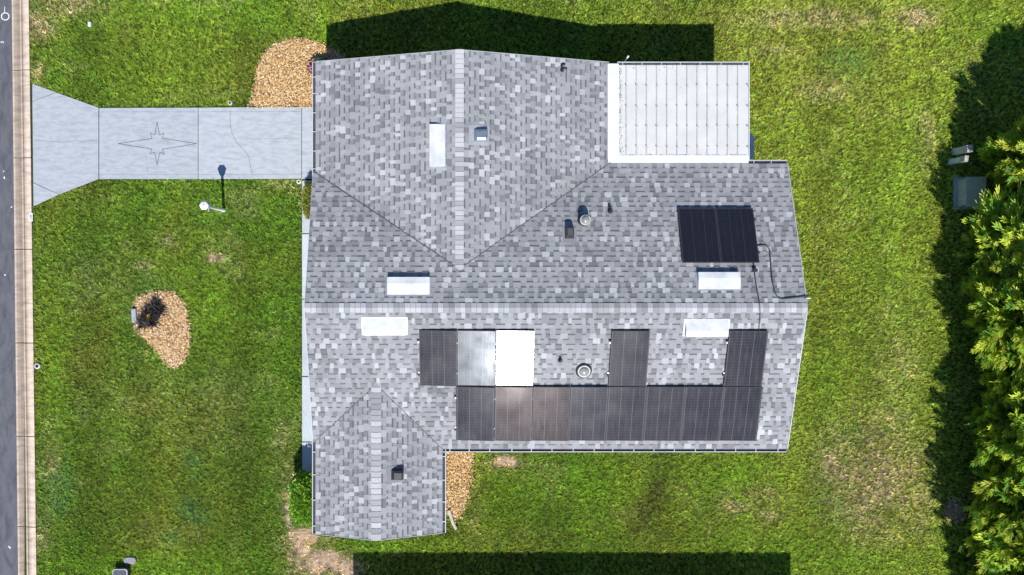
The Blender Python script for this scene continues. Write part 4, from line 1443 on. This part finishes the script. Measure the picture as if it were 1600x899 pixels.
# boxes under the trees
e = empty('utility_cabinet', (15.85, 2.35, 0)); tag(e, 'low green-grey utility cabinet in the shade of the trees', 'utility cabinet')
m = MB(); q = rrect(15.88, 2.37, .30, .42, .02, 2); m.prism([(x, y, 0) for x, y in q], [(x - (x - 15.88) * .06, y - (y - 2.37) * .04, .40) for x, y in q]); m.build('body', M['greenbox'], e)
m = MB(); m.box((15.56, 1.90, .402), (16.18, 2.83, .425)); m.build('lid', M['greenbox'], e)
m = MB(); m.box((15.45, 1.86, -.03), (16.35, 2.87, .03)); m.build('pad', M['walk'], e)
for k, (px, py, w, d, h, an, lb) in enumerate(((1491, 238, .16, .10, .70, 5, 'upper of two pale utility pedestals in the shade of the trees'),
                                               (1483, 254, .09, .08, .78, -8, 'lower, slimmer of two pale utility pedestals in the shade of the trees'))):
    c = W(px, py); R = Matrix.Translation(c) @ Matrix.Rotation(math.radians(an), 4, 'Z')
    e = empty('utility_pedestal', c); tag(e, lb, 'utility pedestal')
    m = MB(); m.box((-w / 2, -d, 0), (w / 2, d, h * .72), M=R); m.build('body', M['white_metal'], e)
    m = MB(); m.box((-w / 2 - .012, -d - .012, h * .72 + .002), (w / 2 + .012, d + .012, h), M=R); m.build('cap', M['paleedge'], e)
# dark lidded bin at the bottom edge
c = W(197, 897)
e = empty('lidded_bin', c); tag(e, 'dark lidded bin with a pale rim, cut by the bottom edge at the left', 'bin')
q0 = rrect(c.x - .08, c.y - .02, .22, .26, .07, 4); q1 = rrect(c.x - .08, c.y - .02, .24, .28, .08, 4)
m = MB(); m.prism([(x, y, 0) for x, y in q0], [(x, y, .22) for x, y in q1]); m.build('body', M['darkbin'], e)
m = MB()
qi = rrect(c.x - .08, c.y - .02, .205, .245, .06, 4); qo = rrect(c.x - .08, c.y - .02, .232, .272, .075, 4)
for i in range(len(qi)):
    j = (i + 1) % len(qi)
    m.prism([(*qi[i], .222), (*qo[i], .222), (*qo[j], .222), (*qi[j], .222)], [(*qi[i], .246), (*qo[i], .242), (*qo[j], .242), (*qi[j], .246)])
m.build('rim', M['paleedge'], e)
m = MB(); q = rrect(c.x - .08, c.y - .02, .202, .242, .058, 4); m.prism([(x, y, .21) for x, y in q], [(x, y, .238) for x, y in q]); m.build('lid', M['darkbin'], e)
c = W(204, 875)
e = empty('stepping_stone', c); tag(e, 'small grey flat stone in the grass just above the dark bin', 'stone')
m = MB(); pts = [(-.20, -.02), (-.12, -.13), (.02, -.10), (.16, -.13), (.21, .0), (.17, .09), (-.02, .11), (-.17, .08)]
m.prism([(c.x + x, c.y + y, -.01) for x, y in pts], [(c.x + x * .94, c.y + y * .92, .075) for x, y in pts]); m.build('stone', simple('stone', (.26, .23, .27), .9, noise=.25, scale=18, bump=.4), e)

# ------------------------------------------------------------------ shrubs
leaf_v = np.array([[0, 0, 0], [.45, .24, .04], [1, 0, 0], [.45, -.24, .04]])
leaf_t = np.array([[0, 1, 2], [0, 2, 3]])


def leaves(name, P, N_, size, pal, mat, parent, seed, gain=None, droop=.35):
    rg = np.random.default_rng(seed)
    n_ = len(P)
    d = N_ + rg.normal(0, .75, (n_, 3)); d[:, 2] += droop
    mats_ = frames(d, rg.uniform(-1.4, 1.4, n_)) * rg.uniform(size[0], size[1], n_)[:, None, None]
    pal = np.array(pal)
    cols = pal[rg.integers(0, len(pal), n_)] * rg.uniform(.75, 1.25, n_)[:, None]
    if gain is not None: cols = cols * gain[:, None]
    v, t, c = scatter(leaf_v, leaf_t, mats_, P, cols)
    return link(name, np_mesh(name, v, t, c), mat, parent)


def hedge(label, c, hx, hy, h, n_, pal, seed, size=(.05, .09), shape=2.6):
    """clipped shrub: rounded box of leaves on a few stems"""
    rg = np.random.default_rng(seed)
    e = empty('shrub', (c[0], c[1], 0)); tag(e, label, 'shrub')
    d = rg.normal(0, 1, (n_, 3)); d[:, 2] = np.abs(d[:, 2]) * 1.0 - .25
    k = (np.abs(d) ** shape).sum(1) ** (1 / shape)
    u = d / k[:, None]
    lump = 1 + .09 * np.sin(7 * u[:, 0] + seed) * np.cos(6 * u[:, 1]) + rg.normal(0, .045, n_)
    r_ = (rg.random(n_) ** .22) * lump
    P = u * r_[:, None] * np.array([hx, hy, h * .55]) + np.array([c[0], c[1], h * .48])
    P[:, 2] = np.maximum(P[:, 2], .03)
    leaves('foliage', P, u, size, pal, M['leaf'], e, seed + 1)
    for j in range(6):
        a = rg.uniform(0, 6.28)
        m = MB(); m.tube([(c[0] + .05 * math.cos(a), c[1] + .05 * math.sin(a), 0), (c[0] + hx * .3 * math.cos(a), c[1] + hy * .3 * math.sin(a), h * .4), (c[0] + hx * .6 * math.cos(a), c[1] + hy * .6 * math.sin(a), h * .75)], [.018, .012, .006], 6)
        m.build('stem', M['bark'], e)
    return e


hedge('clipped bright green hedge against the small gable wing', (-4.62, -6.98), .52, .74, 1.2, 9000,
      [(.24, .48, .04), (.14, .34, .04), (.36, .58, .045), (.50, .60, .05), (.10, .24, .03)], 31, (.06, .12), 3.2)
hedge('narrow green and reddish shrub at the corner of the driveway and house', (-4.60, 2.10), .24, .55, .80, 3600,
      [(.26, .36, .05), (.40, .26, .07), (.20, .36, .04), (.34, .38, .06), (.24, .17, .04)], 37, (.045, .085), 2.6)
# flowering shrub at the garage corner
for (cx, cy, hx, hy, h, n_, sd, lab) in ((-4.34, 6.22, .36, .24, .55, 900, 51, 'dark leafy shrub with pink flowers at the upper garage corner'),
                                         (-4.30, 5.45, .22, .46, .6, 900, 57, 'flowering shrub peeping out along the garage gutter')):
    e = hedge(lab, (cx, cy), hx, hy, h, n_, [(.04, .10, .025), (.07, .15, .04), (.10, .18, .06), (.05, .05, .02)], sd, (.06, .12), 2.0)
    rg = np.random.default_rng(sd + 5)
    for j in range(16):
        a = rg.uniform(1.6, 4.6); rr_ = rg.uniform(.6, 1.05)
        p = Vector((cx + hx * rr_ * math.cos(a), cy + hy * rr_ * math.sin(a), h * rg.uniform(.75, 1.05)))
        m = MB()
        for k in range(5):
            aa = k * 1.2566 + j
            d1 = Vector((math.cos(aa), math.sin(aa), .25)); d2 = Vector((-math.sin(aa), math.cos(aa), 0))
            m.poly([p, p + d1 * .022 + d2 * .013, p + d1 * .036, p + d1 * .022 - d2 * .013])
        m.build('flower', simple('petal', (.62, .12, .25), .6) if 'petal' not in bpy.data.materials else bpy.data.materials['petal'], e)

# dark strappy plant in the mulch island
c = W(241, 491)
e = empty('dark_plant', c); tag(e, 'dark purple-black spiky plant with yellow heart in the mulch island', 'plant')
rg = np.random.default_rng(77)
strap_v = np.array([[0, -.04, 0], [0, .04, 0], [.5, -.05, .16], [.5, .05, .16], [1, 0, .03]])
strap_t = np.array([[0, 2, 1], [1, 2, 3], [2, 4, 3]])
heads = [(c.x + .02, c.y - .06), (c.x + .10, c.y + .24), (c.x - .22, c.y - .12), (c.x + .26, c.y + .10), (c.x - .02, c.y - .28), (c.x - .06, c.y + .12), (c.x - .30, c.y - .30)]
P_, D_ = [], []
for (hx, hy) in heads:
    for j in range(46):
        a = rg.uniform(0, 6.28)
        P_.append((hx + rg.normal(0, .03), hy + rg.normal(0, .03), rg.uniform(.1, .32))); D_.append((math.cos(a), math.sin(a), rg.uniform(-.2, .9)))
P_ = np.array(P_); D_ = np.array(D_)
pal = np.array([(.014, .014, .016), (.03, .02, .028), (.05, .025, .04), (.02, .03, .018), (.07, .05, .05)])
mats_ = frames(D_, rg.uniform(-.5, .5, len(D_))) * rg.uniform(.16, .36, len(D_))[:, None, None]
v, t, cc = scatter(strap_v, strap_t, mats_, P_, pal[rg.integers(0, 5, len(P_))])
link('leaves', np_mesh('leaves', v, t, cc), M['leaf'], e)
D2 = rg.normal(0, 1, (26, 3)); D2[:, 2] = np.abs(D2[:, 2]) + .3
v, t, cc = scatter(leaf_v, leaf_t, frames(D2, rg.uniform(-1, 1, 26)) * rg.uniform(.06, .11, 26)[:, None, None], np.tile(np.array([[c.x, c.y - .06, .36]]), (26, 1)) + rg.normal(0, .025, (26, 3)), np.tile(np.array([[.5, .36, .03]]), (26, 1)))
link('heart_leaves', np_mesh('heart_leaves', v, t, cc), M['leaf'], e)
for (hx, hy) in heads:
    m = MB(); m.tube([(hx, hy, 0), (hx + .01, hy, .34)], [.022, .012], 6); m.build('stem', M['bark'], e)

# ------------------------------------------------------------------ trees along the right
lv = [[0, 0, 0], [.5, 0, .05], [1, 0, 0]]
sv, stt, sg = [], [], []


def finger(ox, oy, oz, an, el, ln, g0):
    """one shoot: two narrow crossed blades, paler at the tip"""
    d = Vector((math.cos(an) * math.cos(el), math.sin(an) * math.cos(el), math.sin(el)))
    o = Vector((ox, oy, oz))
    side = Vector((-math.sin(an), math.cos(an), 0)); up = d.cross(side)
    for sdv, w in (((side, .040), (up, .036)) if ln > .9 else ((side, .040),)):
        b0 = len(sv)
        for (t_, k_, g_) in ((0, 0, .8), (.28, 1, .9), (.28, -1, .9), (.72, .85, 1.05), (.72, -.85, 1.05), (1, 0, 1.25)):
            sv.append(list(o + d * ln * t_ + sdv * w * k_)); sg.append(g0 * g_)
        for f in ((0, 1, 2), (1, 3, 2), (2, 3, 4), (3, 5, 4)):
            stt.append([b0 + q_ for q_ in f])


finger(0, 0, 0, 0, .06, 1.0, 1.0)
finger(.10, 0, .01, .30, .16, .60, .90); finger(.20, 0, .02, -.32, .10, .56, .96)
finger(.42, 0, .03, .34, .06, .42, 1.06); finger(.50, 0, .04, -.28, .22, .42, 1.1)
sv = np.array(sv); stt = np.array(stt); sg = np.array(sg)


def tree(label, x, y, h, rad, seed):
    rg = np.random.default_rng(seed)
    e = empty('hedge_tree', (x, y, 0)); tag(e, label, 'tree', 'leafy trees along the right edge')
    tm = MB()
    tm.tube([(x, y, -.05), (x + rg.normal(0, .04), y + rg.normal(0, .04), h * .35), (x + rg.normal(0, .06), y + rg.normal(0, .06), h * .7), (x, y, h * .95)], [.12, .085, .05, .015], 8)
    P_, D_, S_ = [], [], []
    NLM = 215
    for i in range(NLM):
        f = (i + .5) / NLM
        ze = .35 + (h - .35) * f ** 1.15
        zw = 1.9
        prof = (.55 + .45 * (ze - .35) / (zw - .35)) if ze < zw else max(.06, (1 - (ze - zw) / (h - zw)) ** .75)
        a = i * 2.39996 + rg.normal(0, .25)
        lob = 1 + .14 * math.sin(3 * a + seed) + .08 * math.sin(5 * a + 2 * seed + ze)
        L_ = rad * prof * lob * rg.uniform(.74, 1.0)
        en = np.array([x + L_ * math.cos(a), y + L_ * math.sin(a), ze])
        st_ = np.array([x, y, max(.1, ze - .45 * L_)])
        d = en - st_; d /= np.linalg.norm(d)
        mid = (st_ + en) / 2 + np.array([0, 0, -.05 * L_])
        tm.tube([tuple(st_), tuple(mid), tuple(en)], [.026 * (1 - f) + .010, .012, .004], 5, cap=False)
        ns = int(12 + 27 * L_ / rad)
        for k in range(ns):
            q = .34 + .66 * ((k + rg.random()) / ns) ** .7
            p = st_ * (1 - q) ** 2 + 2 * mid * q * (1 - q) + en * q * q
            p = p + rg.normal(0, .08, 3)
            dd = d * 1.0 + rg.normal(0, .21, 3) * np.array([1, 1, .8]); dd[2] += .03
            P_.append(p); D_.append(dd); S_.append(rg.uniform(.26, .64))
    P_ = np.array(P_); D_ = np.array(D_); S_ = np.array(S_)
    n_ = len(P_)
    mats_ = frames(D_, rg.normal(0, .5, n_)) * S_[:, None, None]
    pal = np.array([(.50, .62, .07), (.64, .70, .09), (.34, .54, .07), (.20, .40, .07), (.52, .56, .09)])
    base = pal[rg.integers(0, 5, n_)] * rg.uniform(.8, 1.25, n_)[:, None]
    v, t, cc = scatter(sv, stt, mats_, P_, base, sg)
    tm.build('trunk', M['bark'], e)
    link('crown', np_mesh('crown', v, t, cc), M['leaf'], e)


TREES = [(17.55, 3.2, 5.2, 2.0, 'topmost tree in the row, overhanging the green cabinet'),
         (16.85, 0.45, 4.8, 2.0, 'second tree from the top in the row along the right edge'),
         (16.75, -1.45, 4.7, 2.05, 'third tree from the top in the row along the right edge'),
         (17.2, -3.1, 4.8, 1.95, 'fourth tree from the top in the row along the right edge'),
         (17.0, -4.8, 4.9, 2.0, 'fifth tree from the top in the row along the right edge'),
         (17.0, -6.5, 4.7, 2.0, 'sixth tree from the top in the row along the right edge'),
         (17.1, -8.1, 4.8, 2.0, 'second lowest tree in the row along the right edge'),
         (17.2, -9.8, 4.8, 2.0, 'lowest tree in the row, at the bottom right corner'),
         (17.2, -11.6, 4.8, 2.0, 'tree beyond the bottom right corner casting shade on the lawn')]
for i, (x, y, h, r_, lab) in enumerate(TREES):
    tree(lab, x, y, h, r_, 200 + i)

# ------------------------------------------------------------------ neighbouring house, below the picture: its shadow falls on the lawn
nb = empty('neighbour_house', (3.5, -15, 0)); tag(nb, 'neighbouring grey roofed house whose shade darkens the bottom edge', 'house')
NYE = -8.88 - 2.45 / math.tan(SUN_EL)
m = MB(); m.box((-2.9, NYE - 8.4, -.05), (10.0, NYE - .4, 2.40)); m.build('wall', M['stucco'], nb)
m = MB()
x0, x1 = -3.30, 10.42
m.prism([(x0, NYE, 2.40), (x0, NYE - 4.4, 3.69), (x1, NYE - 4.4, 3.69), (x1, NYE, 2.40)], [(x0, NYE, 2.45), (x0, NYE - 4.4, 3.74), (x1, NYE - 4.4, 3.74), (x1, NYE, 2.45)], .55, cap_bottom=True)
m.prism([(x0, NYE - 8.8, 2.40), (x1, NYE - 8.8, 2.40), (x1, NYE - 4.401, 3.69), (x0, NYE - 4.401, 3.69)], [(x0, NYE - 8.8, 2.45), (x1, NYE - 8.8, 2.45), (x1, NYE - 4.401, 3.74), (x0, NYE - 4.401, 3.74)], .55, cap_bottom=True)
m.build('roof', M['shingle'], nb)
